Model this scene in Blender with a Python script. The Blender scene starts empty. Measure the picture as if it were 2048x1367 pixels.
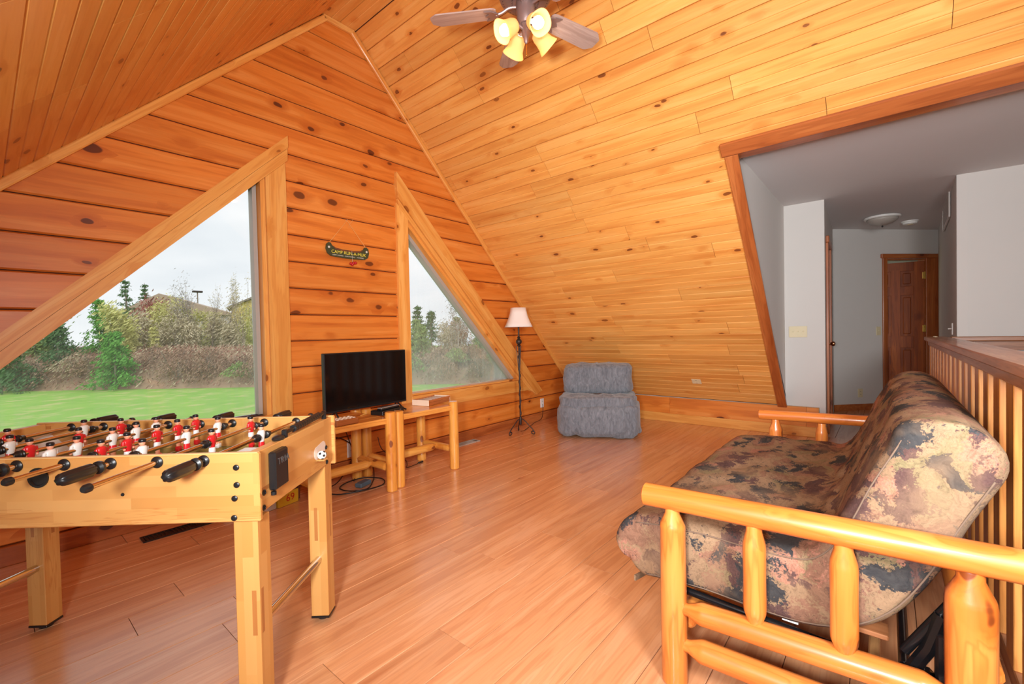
import bpy, math, random
from math import sin, cos, pi, radians, sqrt, atan2
from mathutils import Vector, Matrix
random.seed(7)
S = bpy.context.scene
COL = S.collection

# ------------------------------------------------------------------ camera
cam_d = bpy.data.cameras.new('camera')
cam = bpy.data.objects.new('camera', cam_d); COL.objects.link(cam)
yaw, pitch, roll = radians(49.996), radians(1.068), radians(1.244)
fwd = Vector((sin(yaw)*cos(pitch), cos(yaw)*cos(pitch), -sin(pitch)))
rt = Vector((cos(yaw), -sin(yaw), 0)); dn = fwd.cross(rt)
r2 = rt*cos(roll) + dn*sin(roll); d2 = -rt*sin(roll) + dn*cos(roll)
M = Matrix.Identity(4)
for i in range(3):
    M[i][0] = r2[i]; M[i][1] = -d2[i]; M[i][2] = -fwd[i]
M.translation = Vector((0, 0, 1.12))
cam.matrix_world = M
cam_d.sensor_width = 36.0; cam_d.lens = 893.8/2048*36.0
cam_d.clip_start = 0.02; cam_d.clip_end = 400
S.camera = cam

# ------------------------------------------------------------------ world, lights, exposure
S.view_settings.view_transform = 'Standard'; S.view_settings.look = 'None'
S.view_settings.gamma = 1.0; S.view_settings.use_curve_mapping = False
S.view_settings.exposure = 0.0
W = bpy.data.worlds.new('overcast_sky'); S.world = W; W.use_nodes = True
wn = W.node_tree.nodes; wl = W.node_tree.links; wn.clear()
wo = wn.new('ShaderNodeOutputWorld'); wb = wn.new('ShaderNodeBackground')
wt = wn.new('ShaderNodeTexCoord'); wm = wn.new('ShaderNodeMapping'); wz = wn.new('ShaderNodeTexNoise'); wr = wn.new('ShaderNodeValToRGB')
wm.inputs['Scale'].default_value = (1.5, 1.5, 5.0); wz.inputs['Scale'].default_value = 2.0; wz.inputs['Detail'].default_value = 5
wr.color_ramp.elements[0].position = 0.35; wr.color_ramp.elements[0].color = (0.70, 0.73, 0.76, 1)
wr.color_ramp.elements[1].position = 0.62; wr.color_ramp.elements[1].color = (0.83, 0.84, 0.85, 1)
wl.new(wt.outputs['Generated'], wm.inputs['Vector']); wl.new(wm.outputs[0], wz.inputs['Vector'])
wl.new(wz.outputs['Fac'], wr.inputs['Fac']); wl.new(wr.outputs['Color'], wb.inputs['Color']); wl.new(wb.outputs[0], wo.inputs[0])
wb.inputs['Strength'].default_value = SKY = 1.3

def lamp(name, kind, loc, energy, color=(1, 1, 1), size=0.3, target=None, spread=180):
    d = bpy.data.lights.new(name, kind); d.energy = energy; d.color = color
    if kind == 'AREA':
        d.shape = 'DISK'; d.size = size; d.spread = radians(spread)
    else:
        d.shadow_soft_size = size
    o = bpy.data.objects.new(name, d); COL.objects.link(o); o.location = loc
    if target is not None:
        o.rotation_euler = (Vector(target)-Vector(loc)).to_track_quat('-Z', 'Y').to_euler()
    return o
# the photographer's flash on the camera, and two added fill lamps for its bounce
lamp('flash_lamp', 'AREA', (-0.05, -0.16, 1.45), 10, (0.95, 0.99, 1.0), 0.22, (3.2, 2.0, 1.2))
lamp('bounce_fill_lamp', 'AREA', (0.15, -0.85, 1.60), 62, (0.95, 0.98, 1.0), 0.6, (4.2, 1.5, 1.5), 125)
lamp('side_fill_lamp', 'AREA', (-0.38, 0.10, 1.20), 62, (0.95, 0.98, 1.0), 0.26, (3.8, 1.6, 1.5), 150)

sun = bpy.data.lights.new('outdoor_fill_sun', 'SUN'); sun.energy = 1.6; sun.angle = radians(28); sun.color = (1.0, .98, .94)  # sun lamp added to brighten the trees under the overcast sky
so_ = bpy.data.objects.new('outdoor_fill_sun', sun); COL.objects.link(so_); so_.rotation_euler = Vector((.35, .62, -.70)).to_track_quat('-Z', 'Y').to_euler()

# ------------------------------------------------------------------ helpers
def tag(o, label=None, cat=None, group=None, kind=None):
    if label: o['label'] = label
    if cat: o['category'] = cat
    if group: o['group'] = group
    if kind: o['kind'] = kind
    return o
def empty(name, loc=(0, 0, 0), rz=0.0, label=None, cat=None, group=None, kind=None):
    o = bpy.data.objects.new(name, None); COL.objects.link(o); o.location = loc; o.rotation_euler = (0, 0, rz)
    o.empty_display_size = 0.05
    return tag(o, label, cat, group, kind)
class MB:
    def __init__(s): s.v = []; s.f = []; s.m = []
    def add(s, vs, fs, m=0):
        b = len(s.v); s.v += [tuple(x) for x in vs]; s.f += [[b+i for i in f] for f in fs]; s.m += [m]*len(fs); return s
    def box(s, x0, x1, y0, y1, z0, z1, m=0, c=0.0):
        if c <= 0:
            return s.add([(x, y, z) for x in (x0, x1) for y in (y0, y1) for z in (z0, z1)],
                         [(0, 1, 3, 2), (4, 6, 7, 5), (0, 4, 5, 1), (2, 3, 7, 6), (0, 2, 6, 4), (1, 5, 7, 3)], m)
        X = (x0, x1); Y = (y0, y1); Z = (z0, z1); vs = []; idx = {}
        for i in (0, 1):
            for j in (0, 1):
                for k in (0, 1):
                    sx, sy, sz = 1-2*i, 1-2*j, 1-2*k
                    for a in range(3):
                        idx[i, j, k, a] = len(vs)
                        vs.append((X[i]+(0 if a == 0 else sx*c), Y[j]+(0 if a == 1 else sy*c), Z[k]+(0 if a == 2 else sz*c)))
        fs = []
        for i in (0, 1):
            q = [idx[i, 0, 0, 0], idx[i, 1, 0, 0], idx[i, 1, 1, 0], idx[i, 0, 1, 0]]; fs.append(q if i else q[::-1])
            q = [idx[0, i, 0, 1], idx[0, i, 1, 1], idx[1, i, 1, 1], idx[1, i, 0, 1]]; fs.append(q if i else q[::-1])
            q = [idx[0, 0, i, 2], idx[1, 0, i, 2], idx[1, 1, i, 2], idx[0, 1, i, 2]]; fs.append(q if i else q[::-1])
        for i in (0, 1):
            for j in (0, 1):
                q = [idx[i, j, 0, 0], idx[i, j, 1, 0], idx[i, j, 1, 1], idx[i, j, 0, 1]]; fs.append(q if i == j else q[::-1])
                q = [idx[0, i, j, 1], idx[0, i, j, 2], idx[1, i, j, 2], idx[1, i, j, 1]]; fs.append(q if i == j else q[::-1])
                q = [idx[i, 0, j, 0], idx[i, 0, j, 2], idx[i, 1, j, 2], idx[i, 1, j, 0]]; fs.append(q[::-1] if i == j else q)
                for k in (0, 1):
                    q = [idx[i, j, k, a] for a in range(3)]; fs.append(q if (i+j+k) % 2 else q[::-1])
        return s.add(vs, fs, m)
    def loft(s, rings, m=0, closed=True, caps=True):
        n = len(rings[0]); b = len(s.v)
        for r in rings: s.v += [tuple(p) for p in r]
        for k in range(len(rings)-1):
            for i in range(n if closed else n-1):
                j = (i+1) % n
                s.f.append([b+k*n+i, b+k*n+j, b+(k+1)*n+j, b+(k+1)*n+i]); s.m.append(m)
        if caps:
            s.f.append([b+i for i in range(n)][::-1]); s.m.append(m)
            e = b+(len(rings)-1)*n; s.f.append([e+i for i in range(n)]); s.m.append(m)
        return s
    def tube(s, pts, r, n=8, m=0, caps=True, wob=0.0):
        pts = [Vector(p) for p in pts]; R = r if isinstance(r, (list, tuple)) else [r]*len(pts)
        up = None; rings = []
        for i, p in enumerate(pts):
            t = (pts[min(i+1, len(pts)-1)]-pts[max(i-1, 0)])
            if t.length < 1e-9: t = Vector((0, 0, 1))
            t.normalize()
            if up is None: up = t.orthogonal().normalized()
            up = (up-t*up.dot(t)); up = up.normalized() if up.length > 1e-6 else t.orthogonal().normalized()
            w = t.cross(up)
            rings.append([p+(up*cos(2*pi*k/n)+w*sin(2*pi*k/n))*R[i]*(1+wob*sin(3.1*i+k*2.3)) for k in range(n)])
        return s.loft(rings, m, True, caps)
    def lathe(s, prof, n=24, m=0, c=(0, 0, 0), caps=True):   # prof (r, z), z rising
        return s.loft([[(c[0]+r*cos(2*pi*k/n), c[1]+r*sin(2*pi*k/n), c[2]+z) for k in range(n)] for r, z in prof], m, True, caps)
    def prism(s, poly, a0, a1, axis='y', m=0):   # poly: 2D points in the plane across axis
        def P(p, a):
            return (p[0], a, p[1]) if axis == 'y' else ((a, p[0], p[1]) if axis == 'x' else (p[0], p[1], a))
        return s.loft([[P(p, a0) for p in poly], [P(p, a1) for p in poly]], m)
    def ball(s, c, r, n=12, m=0, sc=(1, 1, 1)):
        k = max(6, n//2); prof = [(max(1e-4, sin(pi*i/k))*r, -cos(pi*i/k)*r) for i in range(k+1)]
        return s.loft([[(c[0]+q*cos(2*pi*j/n)*sc[0], c[1]+q*sin(2*pi*j/n)*sc[1], c[2]+z*sc[2]) for j in range(n)] for q, z in prof], m)
    def mesh(s, name, mats, smooth=0):
        me = bpy.data.meshes.new(name); me.from_pydata(s.v, [], s.f)
        for mt in (mats if isinstance(mats, (list, tuple)) else [mats]): me.materials.append(mt)
        if any(s.m): me.polygons.foreach_set('material_index', s.m)
        if smooth:
            me.polygons.foreach_set('use_smooth', [True]*len(me.polygons))
        me.validate(); me.update()
        if smooth and smooth < 180:
            try: me.set_sharp_from_angle(angle=radians(smooth))
            except Exception: pass
        return me
    def build(s, name, mats, parent=None, smooth=0, mat=None, fixn=True):
        me = s.mesh(name, mats, smooth)
        if fixn:
            import bmesh
            bm = bmesh.new(); bm.from_mesh(me); bmesh.ops.recalc_face_normals(bm, faces=bm.faces[:]); bm.to_mesh(me); bm.free()
        return put(name, me, parent, mat)
def put(name, me, parent=None, mat=None):
    o = bpy.data.objects.new(name, me); COL.objects.link(o)
    if parent is not None: o.parent = parent
    if mat is not None: o.matrix_local = mat
    return o
def frame(o, x, y, z):
    m = Matrix.Identity(4)
    for i in range(3): m[i][0] = x[i]; m[i][1] = y[i]; m[i][2] = z[i]; m[i][3] = o[i]
    return m
def frame_z(p0, p1):
    z = (Vector(p1)-Vector(p0)).normalized(); x = Vector((0, 0, 1)) if abs(z.z) < .9 else Vector((1, 0, 0))
    x = (x-z*x.dot(z)).normalized(); return frame(p0, x, z.cross(x), z)
def spline(pts, n=8):
    P = [Vector(p) for p in pts]; out = []
    for i in range(len(P)-1):
        a, b, c, d = P[max(i-1, 0)], P[i], P[i+1], P[min(i+2, len(P)-1)]
        for k in range(n):
            t = k/n
            out.append(0.5*((2*b)+(-a+c)*t+(2*a-5*b+4*c-d)*t*t+(-a+3*b-3*c+d)*t*t*t))
    out.append(P[-1]); return out
def copy_tree(o, parent=None):
    c = o.copy(); COL.objects.link(c)
    if parent is not None: c.parent = parent; c.matrix_parent_inverse = o.matrix_parent_inverse
    for ch in [q for q in CH.get(o.name, [])]: copy_tree(ch, c)
    return c
CH = {}
def index_children():
    CH.clear()
    for o in S.objects:
        if o.parent: CH.setdefault(o.parent.name, []).append(o)

# ------------------------------------------------------------------ materials
def L(c):   # sRGB 0-255 -> linear
    return tuple(((v/255)/12.92 if v/255 <= .04045 else ((v/255+.055)/1.055)**2.4) for v in c[:3]) + (1,)
class NT:
    def __init__(s, name):
        s.mat = bpy.data.materials.new(name); s.mat.use_nodes = True; s.t = s.mat.node_tree; s.t.nodes.clear()
        s.out = s.n('ShaderNodeOutputMaterial')
    def n(s, t, **k):
        q = s.t.nodes.new(t)
        for a, b in k.items(): setattr(q, a, b)
        return q
    def l(s, a, b): s.t.links.new(a, b)
    def val(s, sock, v):
        if hasattr(v, 'is_output') or isinstance(v, bpy.types.NodeSocket): s.l(v, sock)
        else: sock.default_value = v
    def math(s, op, a, b=0.0, c=None):
        q = s.n('ShaderNodeMath', operation=op); s.val(q.inputs[0], a); s.val(q.inputs[1], b)
        if c is not None: s.val(q.inputs[2], c)
        return q.outputs[0]
    def vmath(s, op, a, b):
        q = s.n('ShaderNodeVectorMath', operation=op); s.val(q.inputs[0], a)
        if op == 'SCALE': s.val(q.inputs['Scale'], b)
        else: s.val(q.inputs[1], b)
        return q.outputs[0]
    def noise(s, vec, scale, detail=2, rough=.5, dist=0.0):
        q = s.n('ShaderNodeTexNoise'); s.l(vec, q.inputs['Vector']); q.inputs['Scale'].default_value = scale
        q.inputs['Detail'].default_value = detail; q.inputs['Roughness'].default_value = rough; q.inputs['Distortion'].default_value = dist
        return q.outputs['Fac']
    def voro(s, vec, scale, feat='F1', rnd=1.0):
        q = s.n('ShaderNodeTexVoronoi', feature=feat); s.l(vec, q.inputs['Vector']); q.inputs['Scale'].default_value = scale
        q.inputs['Randomness'].default_value = rnd; return q
    def ramp(s, fac, *st, interp='LINEAR'):
        q = s.n('ShaderNodeValToRGB'); s.l(fac, q.inputs['Fac']); e = q.color_ramp; e.interpolation = interp
        while len(e.elements) < len(st): e.elements.new(.5)
        for el, (p, c) in zip(e.elements, st):
            el.position = p; el.color = c if isinstance(c, tuple) and len(c) == 4 else (c, c, c, 1)
        return q.outputs['Color']
    def mix(s, fac, a, b, blend='MIX'):
        q = s.n('ShaderNodeMix', data_type='RGBA', blend_type=blend); s.val(q.inputs[0], fac); s.val(q.inputs[6], a); s.val(q.inputs[7], b)
        return q.outputs[2]
    def coord(s, which='Object'):
        return s.n('ShaderNodeTexCoord').outputs[which]
    def mapping(s, vec, scale=(1, 1, 1), loc=(0, 0, 0)):
        q = s.n('ShaderNodeMapping'); s.l(vec, q.inputs['Vector']); q.inputs['Scale'].default_value = scale; q.inputs['Location'].default_value = loc
        return q.outputs[0]
    def bsdf(s, color, rough=.5, metal=0.0, spec=.5, coat=0.0, coatr=.1, normal=None, emis=None, es=0.0, sheen=0.0, trans=0.0):
        q = s.n('ShaderNodeBsdfPrincipled'); s.val(q.inputs['Base Color'], color); s.val(q.inputs['Roughness'], rough)
        q.inputs['Metallic'].default_value = metal; q.inputs['Specular IOR Level'].default_value = spec
        q.inputs['Coat Weight'].default_value = coat; q.inputs['Coat Roughness'].default_value = coatr
        q.inputs['Sheen Weight'].default_value = sheen; q.inputs['Transmission Weight'].default_value = trans
        if normal is not None: s.l(normal, q.inputs['Normal'])
        if emis is not None: s.val(q.inputs['Emission Color'], emis); q.inputs['Emission Strength'].default_value = es
        s.l(q.outputs[0], s.out.inputs[0]); return q
    def bump(s, h, strength=.3, dist=.002):
        q = s.n('ShaderNodeBump'); s.l(h, q.inputs['Height']); q.inputs['Strength'].default_value = strength; q.inputs['Distance'].default_value = dist
        return q.outputs[0]
def plain(name, c, rough=.5, metal=0.0, spec=.5, coat=0.0, vary=.06, nscale=8.0, **k):
    m = NT(name); co = m.coord(); nz = m.noise(co, nscale, 3)
    col = m.mix(nz, tuple(v*(1-vary) for v in L(c)[:3])+(1,), tuple(min(1, v*(1+vary)) for v in L(c)[:3])+(1,))
    m.bsdf(col, rough, metal, spec, coat, **k); return m.mat
def wood(name, light, mid, dark, knot, axis='X', rough=.42, kd=.5, ks=(4, 7, 7), coat=0.0, coatr=.12, tint=.10, gr=1.0, knr=.13, spec=.45, tintc=None, streak=.35):
    m = NT(name); co = m.coord(); rnd = m.n('ShaderNodeObjectInfo').outputs['Random']
    sep = m.n('ShaderNodeSeparateXYZ'); m.l(co, sep.inputs[0]); cb = m.n('ShaderNodeCombineXYZ')
    order = {'X': (0, 1, 2), 'Y': (1, 0, 2), 'Z': (2, 0, 1)}[axis]
    for i, j in enumerate(order): m.l(sep.outputs[j], cb.inputs[i])
    off = m.n('ShaderNodeCombineXYZ'); m.l(m.math('MULTIPLY', rnd, 37.7), off.inputs[0]); m.l(m.math('MULTIPLY', rnd, 91.3), off.inputs[1]); m.l(m.math('MULTIPLY', rnd, 53.9), off.inputs[2])
    P = m.vmath('ADD', cb.outputs[0], off.outputs[0])
    wob = m.n('ShaderNodeTexNoise'); m.l(P, wob.inputs['Vector']); wob.inputs['Scale'].default_value = 14; wob.inputs['Detail'].default_value = 1
    Pk = m.vmath('ADD', P, m.vmath('SCALE', wob.outputs['Color'], .022))
    v = m.voro(m.mapping(Pk, ks), 1.0)
    sc = m.n('ShaderNodeSeparateColor'); m.l(v.outputs['Color'], sc.inputs[0])
    keep = m.math('LESS_THAN', sc.outputs[0], kd)
    size = m.math('MULTIPLY_ADD', sc.outputs[1], knr*.8, knr*.5)
    d = m.math('DIVIDE', v.outputs['Distance'], size)
    mr = m.n('ShaderNodeMapRange', interpolation_type='SMOOTHSTEP'); m.l(d, mr.inputs[0]); mr.inputs[1].default_value = 1.05; mr.inputs[2].default_value = .8; mr.inputs[3].default_value = 0; mr.inputs[4].default_value = 1
    core = m.math('MULTIPLY', keep, mr.outputs[0])
    mh = m.n('ShaderNodeMapRange', interpolation_type='SMOOTHSTEP'); m.l(d, mh.inputs[0]); mh.inputs[1].default_value = 3.2; mh.inputs[2].default_value = .9; mh.inputs[3].default_value = 0; mh.inputs[4].default_value = 1
    halo = m.math('MULTIPLY', keep, mh.outputs[0])
    wide = m.noise(m.mapping(P, (.55, 3.0, 3.0)), 1.0, 2)
    hv = m.n('ShaderNodeCombineXYZ'); m.l(m.math('MULTIPLY_ADD', halo, .45, m.math('MULTIPLY', wide, 1.6)), hv.inputs[1]); m.l(m.math('MULTIPLY', halo, .35), hv.inputs[2])
    G = m.vmath('ADD', m.mapping(P, (1.1*gr, 16*gr, 16*gr)), hv.outputs[0])
    g1 = m.noise(G, 1.0, 3, .55, .25)
    rings = m.math('MULTIPLY_ADD', m.math('SINE', m.math('MULTIPLY', g1, 46.0)), .5, .5)
    fine = m.noise(m.mapping(P, (5, 150, 150)), 1.0, 2)
    base = m.ramp(g1, (.28, L(light)), (.52, L(mid)), (.80, L(dark)))
    base = m.mix(m.math('MULTIPLY', m.math('POWER', rings, 3.0), streak), base, L(dark))
    base = m.mix(m.math('MULTIPLY', fine, .22), base, L(dark), 'MULTIPLY')
    base = m.mix(m.math('MULTIPLY', halo, .7), base, L(dark))
    base = m.mix(m.math('MULTIPLY', core, .88), base, L(knot))
    r2 = m.math('FRACT', m.math('MULTIPLY', rnd, 17.31))
    base = m.mix(m.math('MULTIPLY', m.math('POWER', r2, 2.0), tint*3), base, L(tintc or dark), 'MIX')
    hs = m.n('ShaderNodeHueSaturation'); m.l(base, hs.inputs['Color'])
    m.l(m.math('MULTIPLY_ADD', m.math('FRACT', m.math('MULTIPLY', rnd, 7.77)), tint*1.6, 1-tint*.8), hs.inputs['Value'])
    bmp = m.bump(m.math('SUBTRACT', m.math('MULTIPLY', fine, .3), m.math('MULTIPLY', core, .5)), .25, .002)
    m.bsdf(hs.outputs[0], m.math('MULTIPLY_ADD', g1, .12, rough-.06), 0, spec, coat, coatr, bmp)
    return m.mat
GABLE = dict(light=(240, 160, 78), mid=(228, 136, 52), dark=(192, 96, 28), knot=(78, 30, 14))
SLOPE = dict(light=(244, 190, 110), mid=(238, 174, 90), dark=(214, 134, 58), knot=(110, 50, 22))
TRIM = dict(light=(247, 194, 112), mid=(240, 174, 88), dark=(214, 134, 54), knot=(132, 62, 22))
LOG = dict(light=(232, 150, 74), mid=(216, 124, 50), dark=(184, 92, 30), knot=(104, 44, 14))
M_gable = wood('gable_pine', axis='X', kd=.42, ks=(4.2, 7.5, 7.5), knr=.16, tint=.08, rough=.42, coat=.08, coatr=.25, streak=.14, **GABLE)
M_slope = wood('ceiling_pine', axis='X', kd=.55, ks=(4.2, 9, 9), knr=.13, tint=.10, rough=.42, coat=.12, coatr=.25, streak=.16, **SLOPE)
M_leftslope = M_slope
M_trimX = wood('trim_pine_x', axis='X', kd=.35, coat=.04, **TRIM)
M_trimY = wood('trim_pine_y', axis='Y', kd=.35, coat=.04, **TRIM)
M_trimZ = wood('trim_pine_z', axis='Z', kd=.35, coat=.04, **TRIM)
DTRIM = dict(light=(210, 128, 68), mid=(188, 104, 50), dark=(146, 70, 28), knot=(80, 34, 14))
M_dtrimX = wood('dark_trim_x', axis='X', kd=.3, coat=.2, **DTRIM)
M_dtrimZ = wood('dark_trim_z', axis='Z', kd=.3, coat=.2, **DTRIM)
M_dtrimY = wood('dark_trim_y', axis='Y', kd=.3, coat=.2, **DTRIM)
M_log = wood('peeled_log', axis='Z', kd=.75, ks=(5.5, 11, 11), knr=.15, coat=.45, coatr=.14, rough=.38, tint=.05, streak=.45, **LOG)
M_log2 = wood('table_log', axis='Z', kd=.4, ks=(5, 9, 9), knr=.14, coat=.5, coatr=.15, rough=.35, tint=.05, light=(248, 186, 96), mid=(240, 168, 72), dark=(208, 124, 44), knot=(120, 52, 18))
M_logX = wood('table_top_pine', axis='X', kd=.35, ks=(5, 9, 9), coat=.4, coatr=.12, rough=.35, tint=.05, light=(246, 182, 96), mid=(236, 162, 74), dark=(204, 120, 46), knot=(120, 52, 18))
FL = dict(light=(234, 180, 136), mid=(224, 162, 114), dark=(190, 122, 80), knot=(120, 66, 40))
M_floor = wood('laminate_floor', axis='X', kd=.03, ks=(3, 6, 6), knr=.12, rough=.30, tint=.08, streak=.28, gr=1.3, spec=.6, coat=.8, coatr=.2, **FL)
OAK = dict(light=(196, 138, 92), mid=(176, 114, 72), dark=(130, 78, 44), knot=(90, 50, 26))
M_oakX = wood('oak_rail_x', axis='X', kd=0, rough=.35, coat=.3, gr=1.6, **OAK)
M_oakY = wood('oak_rail_y', axis='Y', kd=0, rough=.35, coat=.3, gr=1.6, **OAK)
M_oakZ = wood('oak_rail_z', axis='Z', kd=0, rough=.35, coat=.3, gr=1.6, light=(236, 172, 96), mid=(220, 148, 74), dark=(176, 104, 46), knot=(90, 50, 26))
DOORW = dict(light=(172, 88, 26), mid=(146, 68, 18), dark=(104, 44, 10), knot=(60, 26, 10))  # door pine darkened in colour to stand in for the shade there
M_doorw = wood('shaded_door_pine', axis='Z', kd=.2, coat=.0, spec=.25, **DOORW)
M_white = plain('white_paint', (214, 208, 202), .75, vary=.02, nscale=3)
M_ceilw = plain('dormer_ceiling_paint', (214, 208, 206), .85, vary=.02, nscale=3)
M_ivory = plain('ivory_plastic', (222, 206, 168), .4)
M_whitep = plain('white_plastic', (235, 232, 226), .35)
M_black = plain('black_plastic', (26, 26, 27), .35)
M_blackm = plain('black_enamel', (22, 22, 24), .25, metal=.3)
M_grout = plain('dark_backing', (74, 34, 14), .9)
M_brass = plain('brass', (214, 176, 92), .22, metal=1.0)
M_bronze = plain('antique_bronze', (172, 118, 84), .25, metal=1.0)
M_chrome = plain('chrome', (214, 206, 196), .14, metal=1.0)
# ------------------------------------------------------------------ the room shell
D = 3.42                       # gable wall face
ZR = 3.68                      # flat ridge strip
XK = 5.42                      # knee wall
sl = 1.017
XR = 2.09                      # ridge strip right edge
xr = lambda z: 5.165+(.552-z)/sl        # right slope
xl = lambda z: z-1.86                   # left slope
XL = xl(.293)

def board_profile(w, t, groove=.006, ch=.005, bead=False):
    h = w/2
    p = [(t, -h), (groove, -h), (0, -h+ch)]
    if bead: p += [(0, -.005), (.0038, 0.0), (0, .005)]
    p += [(0, h-ch), (groove, h), (t, h)]
    return p
def board(name, parent, m4, prof, xa, xb, mat, sa=(0, 0), sb=(0, 0)):
    # xa, xb = ends at centre; sa = d(end)/dz
    r0 = []; r1 = []
    for y, z in prof:
        r0.append((xa+sa[0]*z, y, z)); r1.append((xb+sb[0]*z, y, z))
    b = MB(); b.loft([r0, r1]); return b.build(name, mat, parent, mat=m4)

# floor: sub-floor slab and laminate planks
floor = MB().box(-1.8, 9.6, -3.2, D+.15, -.25, -.012).build('floor', M_grout)
tag(floor, 'honey coloured laminate plank floor running to the white hall', kind='structure')
def plank_rows(parent, x0, x1, y0, y1, w, lo, hi, z, t, mat):
    y = y1
    while y > y0+.01:
        x = x0-random.uniform(0, hi)
        while x < x1:
            l = random.uniform(lo, hi); a, b = max(x, x0), min(x+l, x1)
            if b-a > .05:
                g = .0011; c = .0012; hw = w/2-g
                prof = [(-t, -hw), (-c, -hw), (0, -hw+c), (0, hw-c), (-c, hw), (-t, hw)]
                r0 = [(a+g, zz, yy) for yy, zz in prof]; r1 = [(b-g, zz, yy) for yy, zz in prof]
                mb = MB(); mb.loft([r0, r1]); ctr = ((a+b)/2)
                mb.v = [(v[0]-ctr, v[1], v[2]) for v in mb.v]
                put('plank', mb_fix(mb, mat), parent, Matrix.Translation((ctr, y-w/2, z)))
            x += l
        y -= w
def mb_fix(mb, mat, smooth=0):
    import bmesh
    me = mb.mesh('plank', mat, smooth); bm = bmesh.new(); bm.from_mesh(me); bmesh.ops.recalc_face_normals(bm, faces=bm.faces[:]); bm.to_mesh(me); bm.free(); return me
plank_rows(floor, -1.5, XK+.1, -.78, D, .175, 1.15, 1.30, 0, .012, M_floor)
plank_rows(floor, XK+.1, 8.6, -.62, .58, .175, 1.15, 1.30, 0, .012, M_floor)

# gable wall: solid backing with the two window openings, log-profile planks on it
b = MB(); Y0, Y1 = D+.02, D+.16
Wz0 = .57; WLx = 1.335; WRx = 2.575                       # sill height, inner jambs
wl_ = lambda z: z-.932                                   # slanted head left window
wr_ = lambda z: 4.78-z
zl = WLx+.932; zrt = 4.78-WRx
b.prism([(XL-.2, -.2), (XK+.2, -.2), (XK+.2, .293), (xr(Wz0), Wz0), (xl(Wz0), Wz0), (XL-.2, .293)], Y0, Y1)
b.prism([(xl(Wz0), Wz0), (wl_(Wz0), Wz0), (WLx, zl), (xl(zl), zl)], Y0, Y1)
b.prism([(WLx, Wz0), (WRx, Wz0), (WRx, zrt), (WLx, zl)], Y0, Y1)
b.prism([(wr_(Wz0), Wz0), (xr(Wz0), Wz0), (xr(zrt), zrt), (WRx, zrt)], Y0, Y1)
b.prism([(xl(zl), zl), (WLx, zl), (WRx, zrt), (xr(zrt), zrt), (XR, ZR+.1), (xl(ZR), ZR+.1)], Y0, Y1)
wallg = b.build('wall_gable', M_grout)
tag(wallg, 'knotty pine log-plank gable wall around two triangular windows', kind='structure')
row = 0
zb = .1
while zb < 3.6:
    za = zb; zt = min(zb+.2, ZR-.01); w = zt-za; zc = (za+zt)/2
    prof = board_profile(w-.006, .018, .012, .008)
    segs = []
    if zc > Wz0 and zc < 2.3:
        segs = [(xl(zc), 1, wl_(zc)-.09, 1), (1.42, 0, 2.50, 0), (wr_(zc)+.10, -1, xr(zc), -1/sl)]
    else:
        segs = [(xl(zc), 1, xr(zc), -1/sl)]
        if zc < .31: segs = [(max(XL, xl(zc)), 0, XK, 0)]
    for a, s1, c, s2 in segs:
        if c-a < .05: continue
        mid = (a+c)/2
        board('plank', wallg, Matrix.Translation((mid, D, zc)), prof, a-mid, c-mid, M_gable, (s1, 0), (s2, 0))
    zb += .2
MB().box(XL, XK, D-.012, D+.02, 0, .10, c=.004).build('baseboard', M_dtrimX, wallg)

# roof slopes -----------------------------------------------------
def slab(name, p, q, y0, y1, nrm, t, mat, label):
    n = Vector(nrm).normalized()*t; P = [Vector((p[0], y0, p[1])), Vector((q[0], y0, q[1])), Vector((q[0], y1, q[1])), Vector((p[0], y1, p[1]))]
    o = MB().loft([[v+n*.12 for v in P], [v+n for v in P]]).build(name, mat); tag(o, label, kind='structure'); return o
HZ = 2.40; YD = .83                                      # dormer ceiling height, dormer side wall
nR = (sl, 0, 1); nL = (-1, 0, 1)
mb = MB()
def sl_piece(mb, xa, za, xb, zb_, y0, y1, n, t0, t1):
    n = Vector(n).normalized(); P = [Vector((xa, y0, za)), Vector((xb, y0, zb_)), Vector((xb, y1, zb_)), Vector((xa, y1, za))]
    mb.loft([[v+n*t0 for v in P], [v+n*t1 for v in P]])
sl_piece(mb, XR, ZR, xr(HZ), HZ, -3.2, D+.1, nR, .018, .14)
sl_piece(mb, xr(HZ), HZ, XK, .293, YD, D+.1, nR, .018, .14)
ceilR = mb.build('ceiling_right', M_grout); tag(ceilR, 'right pine roof slope of narrow knotty boards down to the knee wall', kind='structure')
mb = MB(); sl_piece(mb, xl(ZR), ZR, XL, .293, -3.2, D+.1, nL, .018, .14)
ceilL = mb.build('ceiling_left', M_grout); tag(ceilL, 'left pine roof slope above the large window', kind='structure')
ceilM = MB().box(xl(ZR)-.1, XR+.1, -3.2, D+.1, ZR+.018, ZR+.14).build('ceiling_ridge', M_grout); tag(ceilM, 'flat pine strip along the ridge where the fan hangs', kind='structure')
pf = board_profile(.1500, .018, .006, .004, True)
def rowboards(parent, T, ddown, xdir, ydir, ylo, yhi, flip):
    # T: world point on row centre with y=0 ; boards run along world Y
    y = yhi
    y += random.uniform(0, 1.2)
    while y > ylo:
        l = random.uniform(.9, 2.3); a, c = max(y-l, ylo), min(y, yhi)
        if c-a > .04:
            mid = (a+c)/2; o = (T[0], mid, T[1]); h = (c-a)/2-.0014
            board('plank', parent, frame(o, xdir, ydir, ddown), pf, -h, h, M_slope)
        y -= l
dl = sqrt(1+sl*sl); dR = Vector((1/dl, 0, -sl/dl)); yR = Vector((sl/dl, 0, 1/dl)); xR_ = Vector((0, 1, 0))
dz = .152*sl/dl
k = 0; z = .529-2*dz
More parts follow.
